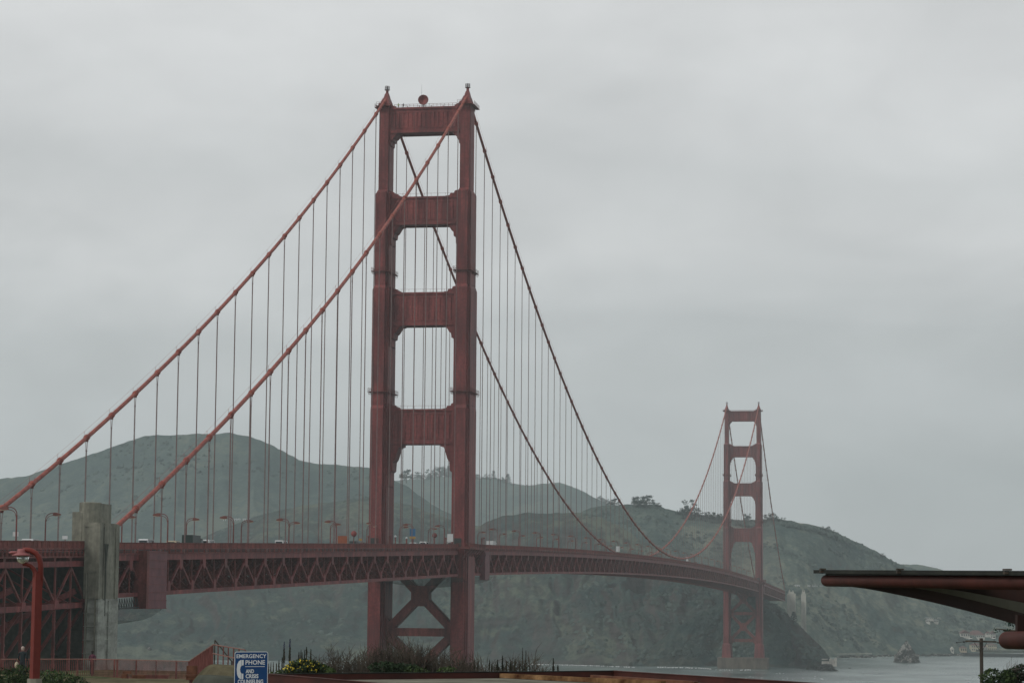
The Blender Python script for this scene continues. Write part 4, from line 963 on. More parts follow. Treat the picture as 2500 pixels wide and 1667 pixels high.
p = at(225, 1630, 141.5); person(p[0], p[1], float(ground_z(p[0], p[1])), 1.38, 0.0, ((.028, .024, .026), (.10, .028, .05), (.06, .04, .035)), 'small person in a plum-coloured jacket at the railing below the concrete pylon', haird)

# dish antenna and whip aerials on the near tower
t = empty('dish_antenna', (-.7, -2.6, 218.7)); tag(t, 'round rust-red dish antenna standing on the near tower\'s top strut', 'antenna')
m = MB(); n = unit((.1, -1, .12)); c = np.array((-.7, -2.9, 221.1)); prof = [(.1, .35), (.9, .28), (1.5, .1), (1.72, -.12), (1.75, -.3), (1.65, -.3), (1.4, 0.0), (.1, .2)]
a1 = unit(np.cross(n, (0, 0, 1))); a2 = np.cross(a1, n); vs = []
for r_, d_ in prof:
    for k in range(20): th = k*math.pi/10; vs.append(c+(a1*math.cos(th)+a2*math.sin(th))*r_-n*d_)
m.add(vs, [(i*20+k, i*20+(k+1) % 20, (i+1)*20+(k+1) % 20, (i+1)*20+k) for i in range(7) for k in range(20)]+[tuple(range(20)), tuple(range(140, 160))[::-1]])
m.build('dish', M['steel'], t, True)
m = MB(); m.tube([(-.7, -2.5, 218.6), (-.7, -2.5, 221)], .16, 8); m.bar((-1.3, -2.2, 218.6), (-.7, -2.5, 220.6), .12, .12); m.bar((-.1, -2.2, 218.6), (-.7, -2.5, 220.6), .12, .12); m.build('mount', M['steel2'], t)
t = empty('whip_aerial', (-1.5, -2, 218.6)); tag(t, 'thin whip aerial rising behind the dish antenna on the near tower', 'aerial')
m = MB(); m.tube([(-1.5, -2, 218.6), (-1.5, -2, 226.5)], [.05, .025], 5); m.build('mast', M['dark'], t); m = MB(); m.tube([(.1, -2, 218.6), (.1, -2, 222.9)], [.05, .03], 5); m.build('mast', M['dark'], t)

# ================================================================== trees on the ridges
def tree_proto(seed, style):
    rr = random.Random(seed); t = empty('ridge_tree', (0, 0, 0)); tk, cr = MB(), MB()
    st0 = rnd.getstate(); rnd.seed(seed)
    if style == 'cone':
        tk.tube([(0, 0, -.15), (0, 0, .5), (0.01, 0, .97)], [.03, .02, .005], 6)
        for k in range(16):
            h = .18+.8*k/16; rad = .26*(1-h)+.05
            for j in range(26):
                a = rr.uniform(0, 6.28); q = rad*rr.uniform(.2, 1.1); cr.leaf((q*math.cos(a), q*math.sin(a), h+rr.uniform(-.04, .03)-q*.25), .075)
    else:
        wide = {'round': .55, 'umbrella': .62, 'bushy': .58}[style]; base = {'round': -.02, 'umbrella': .06, 'bushy': -.1}[style]
        tk.tube([(0, 0, -.2), (.01, 0, .2), (.03, .01, .45)], [.05, .035, .025], 6)
        cl = []
        for k in range(22):
            a = rr.uniform(0, 6.28); q = wide*math.sqrt(rr.uniform(0, 1)); zz = base+(1-base)*(.08+.84*rr.random())*(1-.55*(q/wide)**2); cl.append((q*math.cos(a), q*math.sin(a), zz, rr.uniform(.13, .23)))
            tk.tube([(0.03, 0, .3), (q*.5*math.cos(a), q*.5*math.sin(a), .3+(zz-.3)*.6), (q*math.cos(a), q*math.sin(a), zz)], [.02, .012, .005], 4)
        for x, y, z, r_ in cl:
            for j in range(46):
                d = unit([rr.gauss(0, 1), rr.gauss(0, 1), rr.gauss(0, .8)])*r_*rr.uniform(.35, 1.1); cr.leaf((x+d[0], y+d[1], z+d[2]*.75), .10)
    rnd.setstate(st0)
    tk.build('trunk', M['bark'], t, local=True); cr.build('crown', M['leaf_far'], t, local=True); return t
PR = {'round': [tree_proto(1, 'round'), tree_proto(2, 'round')], 'umbrella': [tree_proto(3, 'umbrella'), tree_proto(4, 'umbrella')], 'bushy': [tree_proto(5, 'bushy'), tree_proto(6, 'bushy')], 'cone': [tree_proto(7, 'cone')]}
USED = set()
def tree(style, px, py_base, D, hpx, wfac, lab, k=0):
    src = PR[style][k % len(PR[style])]
    if src in USED: o = copy_tree(src)
    else: o = src; USED.add(src)
    P_ = at(px, py_base+1.5, D-5); h = hpx*1.4*D/FPX
    o.location = tuple(P_); o.scale = (h*wfac, h*wfac, h); o.rotation_euler = (0, 0, rnd.uniform(0, 6)); tag(o, lab, 'tree', 'trees along the ridges')
TR = [('umbrella', 992, 1172, 3770, 22, .8, 'leaning thin tree on the pale ridge seen through the near portal, leftmost there'),
      ('bushy', 1018, 1168, 5520, 15, 1.3, 'low bushy tree on the pale ridge seen through the near portal, second from left'),
      ('bushy', 1048, 1170, 5510, 20, 1.1, 'round bushy tree on the pale ridge in the middle of the portal opening'),
      ('round', 1078, 1168, 5500, 26, 1.1, 'tall round tree on the pale ridge beside the portal\'s right leg'),
      ('round', 1096, 1164, 5500, 24, 1.0, 'dark round tree on the pale ridge partly behind the portal\'s right leg'),
      ('bushy', 1166, 1170, 5450, 12, 1.5, 'low dark tree on the ridge just right of the near tower'),
      ('bushy', 1188, 1170, 5430, 11, 1.5, 'low tree clump second on the ridge right of the near tower'),
      ('cone', 1205, 1172, 5410, 19, 1.3, 'pointed conifer on the ridge right of the near tower'),
      ('round', 1226, 1178, 5400, 13, .9, 'small tree between two conifers on the ridge right of the near tower'),
      ('cone', 1240, 1180, 5390, 19, 1.6, 'broad pointed conifer at the right end of the tree row by the near tower'),
      ('round', 1466, 1222, 5290, 12, .9, 'small lone tree on the pale ridge where the cable passes'),
      ('umbrella', 1480, 1226, 5290, 9, 1.1, 'tiny tree on the pale ridge just right of a lone tree'),
      ('umbrella', 1498, 1234, 2745, 15, 1.0, 'small airy tree on the green ridge close to the cable'),
      ('round', 1551, 1235, 2745, 21, 1.0, 'airy tree on the green ridge, left one of a pair'),
      ('umbrella', 1578, 1235, 2745, 22, 1.25, 'wide airy tree on the green ridge, right one of a pair'),
      ('bushy', 1607, 1236, 2745, 9, 1.3, 'small shrub-like tree on the green ridge right of the airy pair'),
      ('bushy', 1684, 1262, 2740, 34, .95, 'big dark round tree on the green ridge left of the far tower'),
      ('round', 1672, 1258, 2742, 22, .9, 'dark tree leaning against the left of the big round ridge tree'),
      ('bushy', 1704, 1264, 2742, 20, .9, 'dark tree against the right of the big round ridge tree'),
      ('round', 1727, 1264, 2742, 14, 1.1, 'first of the low trees in the row left of the far tower'),
      ('umbrella', 1744, 1266, 2742, 14, 1.1, 'second of the low trees in the row left of the far tower'),
      ('round', 1757, 1266, 2742, 12, 1.2, 'third of the low trees in the row left of the far tower'),
      ('bushy', 1772, 1268, 2742, 11, 1.3, 'last of the low trees in the row, touching the far tower'),
      ('umbrella', 1825, 1270, 2745, 15, .8, 'wind-bent tree on the ridge seen between the far tower legs'),
      ('bushy', 1868, 1275, 2745, 16, 1.2, 'dark tree on the ridge right of the far tower, behind its cable'),
      ('round', 1886, 1274, 2745, 20, .95, 'tall round tree on the ridge right of the far tower'),
      ('bushy', 1911, 1278, 2750, 13, 1.0, 'separate round bush-like tree on the ridge right of the far tower'),
      ('umbrella', 2016, 1296, 2775, 11, 1.3, 'low airy tree where the right-hand ridge starts to fall'),
      ('bushy', 2032, 1300, 2790, 7, 1.4, 'low scrubby tree on the falling right-hand ridge'),
      ('bushy', 2154, 1358, 2850, 8, 1.3, 'dark bush alone on the right-hand ridge above the canopy'),
      ('cone', 1938, 1545, 2330, 40, 1.1, 'dark pointed conifer in front of the pale far pylon')]
for k, a in enumerate(TR): tree(*a, k=k)
for st in PR.values():
    for o in st:
        if o not in USED:
            for ch in list(o.children): bpy.data.objects.remove(ch)
            bpy.data.objects.remove(o)

# ================================================================== far shore: rocks, ruin, sea walls, houses
def rock(name, px, py, D, wx, wy, h, seed, m, lab, peak=1.6, skew=(0, 0), kind=None, cat='rock'):
    c = onz(px, py, 0) if D is None else at(px, py, D); c[2] = -1.5
    nr, na = 16, 40; vs, fs = [], []
    for i in range(nr+1):
        t = i/nr
        for k in range(na):
            a = 2*math.pi*k/na; r = 1-t
            nz = 1+.55*float(fbm(math.cos(a)*1.3+seed, math.sin(a)*1.3+t*2.2, 4, seed))
            nz2 = 1+.8*float(fbm(math.cos(a)*3.2+seed, math.sin(a)*3.2+t*6, 5, seed+3))-.35*abs(float(fbm(math.cos(a)*5+seed, math.sin(a)*5+t*3, 4, seed+8)))
            rr = (r**(1/peak) if peak else r)*nz*nz2
            x = rr*wx/2*math.cos(a)+skew[0]*t; y = rr*wy/2*math.sin(a)+skew[1]*t
            vs.append(c+Rv*x+np.array((Fv[0], Fv[1], 0))*y+np.array((0, 0, t*(h+1.5)*(1+.15*float(fbm(math.cos(a)*2, t*4+math.sin(a)*2, 3, seed+5))))))
    fs = [(i*na+k, i*na+(k+1) % na, (i+1)*na+(k+1) % na, (i+1)*na+k) for i in range(nr) for k in range(na)]
    b = MB(); b.add(vs, fs); o = b.build(name, m)
    return tag(o, lab, cat)
rock('sea_rock', 2213, 1616.0, None, 29, 18, 20.5, 11, M['searock'], 'tall pointed sea rock streaked white standing alone in the water', peak=1.05, skew=(0, 0))
rock('sea_rock', 2018, 1636.2, None, 17.5, 12, 5.5, 12, M['searock'], 'low dark rock at the cliff foot carrying the white ruin', peak=3.2)
rock('sea_rock', 1988, 1633, None, 15, 12, 8.5, 15, M['darkscrub'], 'dark scrubby rock joining the cliff to the ruin rock', peak=2.4)
rock('sea_rock', 2075, 1630.6, None, 4.2, 2.2, .7, 13, M['searock'], 'tiny rock awash in the water right of the ruin', peak=2)
rock('sea_rock', 2053.5, 1631.4, None, 2.6, 1.6, .6, 14, M['searock'], 'tiniest rock touching the water beside the ruin rock', peak=2)
rock('sea_rock', 1482, 1619, 2075, 14, 10, 2.0, 17, M['darkscrub'], 'low dark reef at the waterline under the main span', peak=2.5)
c = onz(2035, 1636, 0); fx = np.array((Fv[0], Fv[1], 0))
t = empty('ruin', tuple(c+(0, 0, 4))); tag(t, 'small white roofless ruin with two openings on the low rock', 'ruin')
def face_box(mb, o, u0, u1, z0, z1, d0, d1):                       # box with its face towards the camera
    o = np.array(o, float); vs = [o+Rv*u+fx*d+np.array((0, 0, z)) for z in (z0, z1) for u, d in ((u0, d0), (u1, d0), (u1, d1), (u0, d1))]
    return mb.add(vs, [(0,3,2,1),(4,5,6,7),(0,1,5,4),(1,2,6,5),(2,3,7,6),(3,0,4,7)])
m = MB(); o = c
for a, bb, z0, z1 in ((-2.9, -1.5, 3.4, 10.2), (-1.5, -.6, 3.4, 5.2), (-.6, .3, 3.4, 8.6), (.3, 1.3, 3.4, 5.4), (1.3, 2.7, 3.4, 10.4), (-1.5, -.6, 8.0, 9.5), (.3, 1.3, 8.2, 9.9)): face_box(m, o, a, bb, z0, z1, 0, .7)
face_box(m, o, -2.8, -2.1, 3.4, 9.6, .7, 5); face_box(m, o, 2.0, 2.7, 3.4, 9.9, .7, 5); face_box(m, o, -2.1, 2.0, 3.4, 8.8, 4.4, 5.1); m.build('wall', M['ruin'], t)
m = MB(); face_box(m, o, -9.6, -3.5, 3.2, 7.6, 1, 1.9); face_box(m, o, -9.4, -4.4, 8.9, 9.6, 2.5, 3.2); m.build('retaining_wall', M['ruin'], t)

def strip(name, pts, z0, z1, dep, m, lab, cat):
    b = MB(); P_ = [onz(x, y, 0) for x, y in pts]
    for p, q in zip(P_[:-1], P_[1:]):
        vs = [p+(0, 0, z0), q+(0, 0, z0), q+fx*dep+(0, 0, z0), p+fx*dep+(0, 0, z0), p+(0, 0, z1), q+(0, 0, z1), q+fx*dep+(0, 0, z1), p+fx*dep+(0, 0, z1)]
        b.add(vs, [(0,3,2,1),(4,5,6,7),(0,1,5,4),(1,2,6,5),(2,3,7,6),(3,0,4,7)])
    return tag(b.build(name, m), lab, cat)
strip('sea_wall', [(2046, 1603.5), (2090, 1602.2), (2128, 1602.4)], 2.6, 4.0, 3, M['concrete2'], 'pale sea wall on the beach between the ruin and the pointed rock', 'wall')
strip('sea_wall', [(2356, 1600.5), (2430, 1602.5), (2520, 1604)], -1, 3.4, 12, M['dark'], 'long dark breakwater at the right shore', 'breakwater')
strip('sea_wall', [(2400, 1598.5), (2460, 1599.3), (2520, 1600)], 3.2, 5.0, 40, M['concrete3'], 'grey quay behind the dark breakwater', 'quay')
b = MB()                                                           # beach and rip-rap
for k in range(420):
    x = rnd.uniform(2045, 2470); y0 = np.interp(x, [2045, 2120, 2170, 2350, 2480], [1605, 1604, 1601.5, 1599.5, 1600]); p = onz(x, y0+rnd.uniform(-2.5, 1.0), 0); r_ = rnd.uniform(.7, 2.0)
    b.ball(p+(0, 0, r_*.3), r_, 5, 4, (1, 1, .8))
tag(b.build('riprap', M['searock']), kind='stuff')

def hillhit(px, py):
    dg = bpy.context.evaluated_depsgraph_get(); d = Vector(unit(ray(px, py))); o = Vector(CAM)+d*1500
    for _ in range(12):
        ok, loc, nrm, idx, ob, mt = S.ray_cast(dg, o, d)
        if not ok: return None
        if ob.get('kind') == 'structure': return float(np.dot(np.array(loc)-CAM, Fv))
        o = loc+d*.5
    return None
def house(px0, px1, pyb, pye, pyr, D, depth, wall, roof, lab, gable=False, nwin=4, floors=1, name='house', cat='house'):
    hd = hillhit((px0+px1)/2, pyb); D = hd-4 if hd and 2100 < hd < 3400 else D
    a = at(px0, pyb, D); q = at(px1, pyb, D); w = float(np.dot(q-a, Rv)); s = D/FPX; he = (pyb-pye)*s; hr = (pyb-pyr)*s
    c = a+Rv*(w/2); t = empty(name, tuple(c)); tag(t, lab, cat)
    m = MB(); face_box(m, c, -w/2, w/2, -2.5, he, 0, depth); m.build('wall', M[wall], t)
    m = MB(); ov = .5
    if gable: m.prism([(-w/2-ov, he-.1), (w/2+ov, he-.1), (0, hr)], c+fx*(depth/2), Rv, (0, 0, 1), depth+1)
    else:
        y0, y1 = -ov, depth+ov; vs = [c+Rv*u+fx*d+np.array((0, 0, z)) for u, d, z in ((-w/2-ov, y0, he), (w/2+ov, y0, he), (w/2+ov, y1, he), (-w/2-ov, y1, he), (-w/2+depth*.35, depth/2, hr), (w/2-depth*.35, depth/2, hr))]
        m.add(vs, [(0, 1, 5, 4), (1, 2, 5), (2, 3, 4, 5), (3, 0, 4), (3, 2, 1, 0)])
    m.build('roof', M[roof], t)
    for f in range(floors):
        for k in range(nwin):
            u = -w/2+w*(k+.5)/nwin; ww = min(.55*w/nwin, 1.6)/2; z0 = he*(f+.22)/floors; z1 = he*(f+.78)/floors
            m = MB(); face_box(m, c, u-ww, u+ww, z0, z1, -.06, .05); m.build('window', M['housewin'], t)
    return t
house(2346, 2368, 1554, 1545, 1537, 2600, 14, 'housewhite', 'houseroof', 'white house with a gabled porch and red roof on the far right hillside', gable=True, nwin=4)
house(2366, 2404, 1556, 1548.5, 1538, 2606, 16, 'housewhite', 'houseroof', 'long white house with a broad red roof joined to the gabled house', nwin=8)
house(2419, 2431, 1556, 1546, 1539, 2600, 9, 'housewhite', 'houseroof', 'narrow tall white house right of the long red-roofed house', gable=True, nwin=3, floors=2)
house(2408, 2417, 1549, 1545, 1540, 2640, 8, 'housewhite', 'houseroof', 'small house with red roof half hidden between the two white houses', nwin=2)
house(2412, 2434, 1587, 1573, 1570, 2530, 12, 'houseyellow', 'houseroof', 'cream two-storey building on the far shore right of the utility pole', nwin=5, floors=2)
house(2372, 2397, 1588, 1574, 1569, 2535, 13, 'houseyellow', 'houseroof', 'cream two-storey building on the far shore left of the utility pole', nwin=5, floors=2)
house(2399, 2411, 1588, 1579, 1576, 2528, 10, 'housewhite', 'houseroof', 'low white building behind the utility pole on the far shore', nwin=3)
house(2345, 2360, 1590, 1580, 1576, 2535, 9, 'tan', 'houseroof', 'low tan building at the left of the shore buildings', nwin=3)
house(2322, 2329, 1591, 1584, 1578, 2530, 6, 'housewhite', 'housewhite', 'tiny white gabled shed alone on the far shore', gable=True, nwin=1)
for k, (a, bq, y0, y1, ll) in enumerate(((2235, 2250, 1504.4, 1502, 'leftmost'), (2252, 2279, 1510, 1507.6, 'longest'), (2261, 2271, 1518, 1513, 'lower left'), (2279, 2291, 1518, 1512.5, 'lower right'), (2289, 2297, 1510.5, 1507.5, 'rightmost'))):
    house(a, bq, y0, y1, y1-.9, 2720, 8, 'housewhite', 'silver', 'white flat-roofed house of the hillside group under the canopy, %s of five' % ll, nwin=max(2, int((bq-a)/4)))
# parked cars up on the headland road and foam-white guano streaks are small far details
for k, (x, y, D, mm) in enumerate(((1944, 1430, 2420, 'white'), (1950, 1430, 2420, 'white'), (1975, 1430.5, 2430, 'white'), (1986, 1431, 2430, 'silver'), (1993, 1431, 2432, 'silver'), (2005, 1431, 2435, 'silver'))):
    p = at(x, y, D); t = empty('car', tuple(p)); tag(t, '%s car on the headland road right of the far tower, %s from left' % ('white' if mm == 'white' else 'grey', ORD[k]), 'car', 'cars on the headland road')
    m = MB(); face_box(m, p, -1.4, 1.4, .3, 1.0, 0, 1.8); face_box(m, p, -.9, .8, 1.0, 1.6, .1, 1.7); face_box(m, p, -1.0, -.6, -.4, .35, .1, 1.7); face_box(m, p, .6, 1.0, -.4, .35, .1, 1.7); m.build('body', M[mm], t)
    m = MB(); face_box(m, p, -.75, .65, 1.05, 1.45, .05, 1.75); m.build('window', M['glass'], t)

# ================================================================== FOREGROUND
def gz(p): return float(ground_z(p[0], p[1]))
# ---- tall lamp with a gooseneck
D = 42.0; s = D/FPX
def F(px, py, d=0.0): return at(px, py, D+d)
t = empty('gooseneck_lamp', (F(81, 1700)[0], F(81, 1700)[1], 52.6)); tag(t, 'tall red gooseneck lamp post in the left foreground, faceted pole with hanging glass lens', 'street lamp')
top = F(92, 1396); foot = np.array((top[0], top[1], 52.75))
def faceted(mb, p0, p1, r0, r1, rot):
    vs = []
    for p, r in ((p0, r0), (p1, r1)):
        for k in range(8): a = rot+k*math.pi/4; vs.append(p+Rv*r*math.cos(a)+fx*r*math.sin(a))
    mb.add(vs, [(k, (k+1) % 8, 8+(k+1) % 8, 8+k) for k in range(8)]+[tuple(range(8))[::-1], tuple(range(8, 16))])
m = MB(); vs = []
for p, r in ((foot, .098), (top, .092)):
    for k in range(4): a = R(-90-8)+k*math.pi/2; vs.append(p+Rv*r*math.cos(a)+fx*r*math.sin(a))
m.add(vs, [(k, (k+1) % 4, 4+(k+1) % 4, 4+k) for k in range(4)]+[(3, 2, 1, 0), (4, 5, 6, 7)])
pole = m.build('pole', M['lampred'], t)
m = MB(); m.tube([F(98.5, 1430), F(99, 1400), F(99.5, 1378), F(96, 1362), F(88, 1350), F(76, 1343.5), F(64, 1341.5), F(56, 1342)], [.05, .05, .05, .05, .048, .046, .044, .042], 10); m.build('gooseneck', M['lampred'], t, True)
m = MB(); m.tube([F(89, 1412), F(87, 1398), F(82, 1388), F(74, 1380), F(64, 1377), F(56, 1376.5)], [.055, .05, .042, .036, .032, .03], 10); m.build('lower_arm', M['lampred'], t, True)
c = F(50, 1350); m = MB()
m.lathe([(.015, .075), (.07, .07), (.085, .02), (.09, .0), (.165, -.035), (.17, -.05), (.1, -.06)], F(53, 1349), 16); hood = m.build('hood', M['lamppink'], t, True)
m = MB(); m.ball(F(34, 1348.5), .06, 10, 6, (1.7, 1.0, .5)); m.build('fin', M['lamppink'], t, True)
c = F(56, 1360); m = MB(); m.lathe([(.105, .02), (.108, -.02), (.10, -.055), (.078, -.085), (.04, -.105), (.01, -.11)], c, 16); m.build('glass_lens', M['lens'], t, True)
m = MB(); m.lathe([(.04, .07), (.03, .0), (.025, -.05)], c, 8); m.lathe([(.112, .03), (.112, .015)], c, 16); m.build('lamp_socket', M['silver'], t, True)
m = MB(); faceted(m, np.array((foot[0], foot[1], 52.3)), np.array((foot[0], foot[1], 55.765)), .13, .13, R(22.5)); m.build('base', M['concrete'], t)

# ---- railing along the bluff edge
t = empty('railing', tuple(at(260, 1655, 137))); tag(t, 'rust-red picket railing along the edge of the bluff, rising at its right end', 'railing')
path = [(-60, 1607.5, 141), (0, 1608, 140), (225, 1608, 139), (287, 1609, 137), (462, 1613.3, 130), (521, 1573, 112)]
PT = [at(*p) for p in path]
tr, br, pk, wd = MB(), MB(), MB(), 1.03
for k, (p, q) in enumerate(zip(PT[:-1], PT[1:])):
    dz = np.array((0, 0, -wd-(.12 if k == 4 else 0))); tr.bar(p, q, .06, .055); br.bar(p+dz*.99, q+dz*.99, .05, .05)
    n = int(np.linalg.norm(q-p)/.112)
    for j in range(n):
        a = p+(q-p)*j/n; pk.bar(a, a+dz, .028, .028)
    for j in range(0, int(np.linalg.norm(q-p)/2.4)+1):
        a = p+(q-p)*min(1, j*2.4/np.linalg.norm(q-p)); m = MB(); m.bar(a+(0, 0, .02), a+dz+(0, 0, -.35), .07, .07); m.build('post', M['fence'], t)
tr.build('top_rail', M['rail'], t); br.build('bottom_rail', M['fence'], t); tag(pk.build('pickets', M['fence'], t), kind='stuff')
t = empty('handrail', tuple(at(560, 1625, 112))); tag(t, 'open red handrail with widely spaced posts on top of the sandy mound', 'handrail')
A, B_ = at(521, 1572.8, 112), at(598, 1585.5, 110)
m = MB(); m.tube([A, B_, at(601, 1590, 110), at(602, 1600, 110)], .028, 8); m.build('top_rail', M['rail'], t)
m = MB(); m.bar(at(520, 1594, 112), at(585, 1608, 110), .045, .045); m.build('mid_rail', M['rail'], t)
for x in (533, 546, 558, 571, 584):
    f = (x-521)/77; a = A+(B_-A)*f; m = MB(); m.bar(a, a+(0, 0, -1.05), .05, .05); m.build('post', M['fence'], t)
t = empty('wooden_pole', tuple(at(565, 1620, 114))); tag(t, 'thin wooden pole leaning across behind the open handrail', 'pole')
m = MB(); m.tube([at(524.5, 1562, 114), at(566, 1614, 114)], [.035, .03], 6); m.build('shaft', M['wood'], t)
m = MB(); m.tube([at(524.5, 1562, 114.1), at(523, 1620, 114.1)], .03, 6); m.build('upright', M['wood'], t)
m = MB(); m.tube([at(566, 1612, 114.1), at(566, 1628, 114.1)], .04, 6); m.build('stub_post', M['wood'], t)

# ---- sandy mound
def mound(name, px, D, py_top, rx, ry, m, seed, flat=.35, skew=0, kind='structure'):
    c = at(px, py_top, D); g0 = gz(c)-.4; h = c[2]-g0; nr, na = 18, 48; vs = []
    for i in range(nr+1):
        r = 1-i/nr; zz = 1-max(0, (r-flat)/(1-flat))**1.6
        for k in range(na):
            a = 2*math.pi*k/na; w = 1+.25*float(fbm(math.cos(a)*1.5+seed, math.sin(a)*1.5, 3, seed))
            vs.append((c[0]+Rv[0]*rx*r*w*math.cos(a)+fx[0]*ry*r*w*math.sin(a), c[1]+Rv[1]*rx*r*w*math.cos(a)+fx[1]*ry*r*w*math.sin(a), g0+h*zz*(1-.06*float(fbm(a*2+seed, r*5, 3, seed))*r)-skew*math.cos(a)*r))
    b = MB(); b.add(vs, [(i*na+k, i*na+(k+1) % na, (i+1)*na+(k+1) % na, (i+1)*na+k) for i in range(nr) for k in range(na)]); o = b.build(name, m, None, True); tag(o, kind=kind); return o
mound('sandy_mound', 552, 108, 1623, 2.2, 2.6, M['sand'], 4, .30, .12)
mound('path', 545, 92, 1651, 1.7, 2.2, M['concrete3'], 6, .5, .12)
sandp = MB(); q = [onz(150, 1654, 52.70), onz(470, 1656.5, 52.70), onz(560, 1720, 52.70), onz(60, 1720, 52.70)]
sandp.add([tuple(v) for v in q], [(0, 1, 2, 3)]); tag(sandp.build('path', M['sand']), kind='structure')

# ---- benches by the railing
def bench(px0, px1, py, D, lab, hb=0.0):
    a = at(px0, py, D); b_ = at(px1, py, D); g = min(gz(a), 52.6); t = empty('bench', tuple((a+b_)/2)); tag(t, lab, 'bench')
    zt = a[2]; L_ = float(np.dot(b_-a, Rv)); o = a.copy(); o[2] = 0
    m = MB(); face_box(m, o, 0, L_, zt-.09, zt, 0, .42); m.build('seat', M['benchwood'], t)
    m = MB(); face_box(m, o, .02, L_-.02, zt-.24, zt-.092, .02, .08); m.build('apron', M['benchwood'], t)
    for u in (.25, L_*.5, L_-.32):
        m = MB(); face_box(m, o, u, u+.1, g-.1, zt-.092, .1, .32); m.build('leg', M['fence'], t)
    if hb: m = MB(); face_box(m, o, 0, .5, zt, zt+hb, .3, .38); m.build('backrest', M['benchwood'], t)
bench(322, 411, 1646.5, 134, 'long low stained-wood bench in front of the railing')
bench(297, 310, 1644, 133, 'short wooden bench end left of the long bench', .14)
bench(453, 479, 1646, 108, 'dark wooden seat with a raised end below the rising railing', .4)

# ---- emergency phone sign
t0 = empty('phone_sign', tuple(at(613, 1640, 36))); tag(t0, 'blue emergency phone sign with white handset symbol on a thin post', 'sign')
SD = 36.0; ss = SD/FPX; sc = at(613, 1640, SD); su = unit(Rv*math.cos(R(4))+fx*math.sin(R(4))); sn = unit(np.cross(su, (0, 0, 1)))  # sn faces the camera
if np.dot(sn, CAM-sc) < 0: sn = -sn
def SP(px, py, off=0.0): return sc+su*((px-613)*ss)+np.array((0, 0, -(py-1640)*ss))+sn*off+np.array((0, 0, (px-613)*ss*.012))
def rrect(x0, x1, y0, y1, r, n=6):
    pts = []
    for cx, cy, a0 in ((x1-r, y1-r, 0), (x0+r, y1-r, 90), (x0+r, y0+r, 180), (x1-r, y0+r, 270)):
        for k in range(n+1): a = R(a0+90*k/n); pts.append((cx+r*math.cos(a), cy+r*math.sin(a)))
    return pts
def plate(pts, off, th, name, m, par):
    b = MB(); n = len(pts); vs = [SP(x, y, off) for x, y in pts]+[SP(x, y, off-th) for x, y in pts]
    b.add(vs, [tuple(range(n)), tuple(range(n, 2*n))[::-1]]+[(i, i+n, (i+1) % n+n, (i+1) % n) for i in range(n)]); return b.build(name, m, par)
pl = plate(rrect(572.3, 653.7, 1590, 1691, 5), 0, .004, 'border', M['signwhite'], t0)
plate(rrect(573.7, 652.3, 1591.5, 1689.5, 4.2), .0015, .001, 'panel', M['signblue'], t0)
def text(s_, x0, x1, y0, y1, bold=.018):
    cu = bpy.data.curves.new('lettering', 'FONT'); cu.body = s_; cu.offset = bold; cu.resolution_u = 3
    o = bpy.data.objects.new('lettering', cu); COL.objects.link(o); bpy.context.view_layer.update()
    me = bpy.data.meshes.new_from_object(o.evaluated_get(bpy.context.evaluated_depsgraph_get())); bpy.data.objects.remove(o)
    A_ = np.array([v.co[:] for v in me.vertices]); lo, hi = A_.min(0), A_.max(0)
    nv = [SP(x0+(v[0]-lo[0])/(hi[0]-lo[0])*(x1-x0), y1-(v[1]-lo[1])/(hi[1]-lo[1])*(y1-y0), .0035) for v in A_]
    me.vertices.foreach_set('co', np.array(nv).ravel()-np.tile(sc, len(nv))); me.update(); me.materials.clear(); me.materials.append(M['signwhite'])
    o = bpy.data.objects.new('lettering', me); COL.objects.link(o); o.parent = t0; o.location = tuple(sc-np.array(WL[t0]))
text('EMERGENCY', 577, 649.5, 1596.2, 1605.6); text('PHONE', 599, 646.3, 1610.6, 1621.6); text('AND', 600, 620, 1632.6, 1642.2, .03); text('CRISIS', 600, 631, 1644.2, 1654.4, .03)
text('COUNSELING', 581, 642.7, 1657.4, 1667.6, .03); plate([(598.5, 1626.9), (598.5, 1625.7), (646, 1625.7), (646, 1626.9)], .0035, .001, 'rule', M['signwhite'], t0)
hs = [(594.5, 1610), (594.5, 1623), (589.8, 1623.4), (587.2, 1627), (586.2, 1633), (587.2, 1639), (589.8, 1643), (594.3, 1643.2), (594.3, 1656.2), (587, 1656.2), (582.5, 1652.5), (579, 1645), (578, 1633), (579, 1621), (582.5, 1613.5), (587, 1610.2)]
plate(hs[::-1], .0035, .001, 'handset_symbol', M['signwhite'], t0)
for x in (588.6, 589.9):
    for a, bq in ((1610.2, 1623.2), (1643.2, 1656)): plate([(x, bq), (x, a), (x+.45, a), (x+.45, bq)][::-1], .0042, .0006, 'symbol_line', M['signblue'], t0)
m = MB(); p = SP(613, 1690, -.035); m.tube([(p[0], p[1], gz(p)-.3), (p[0], p[1], SP(613, 1600)[2])], .028, 8); m.build('post', M['silver'], t0)
for y in (1603.5, 1660): m = MB(); m.lathe([(.006, -.002), (.006, .004)], SP(651, y, .002), 8, 'y'); m.build('bolt', M['dark'], t0)

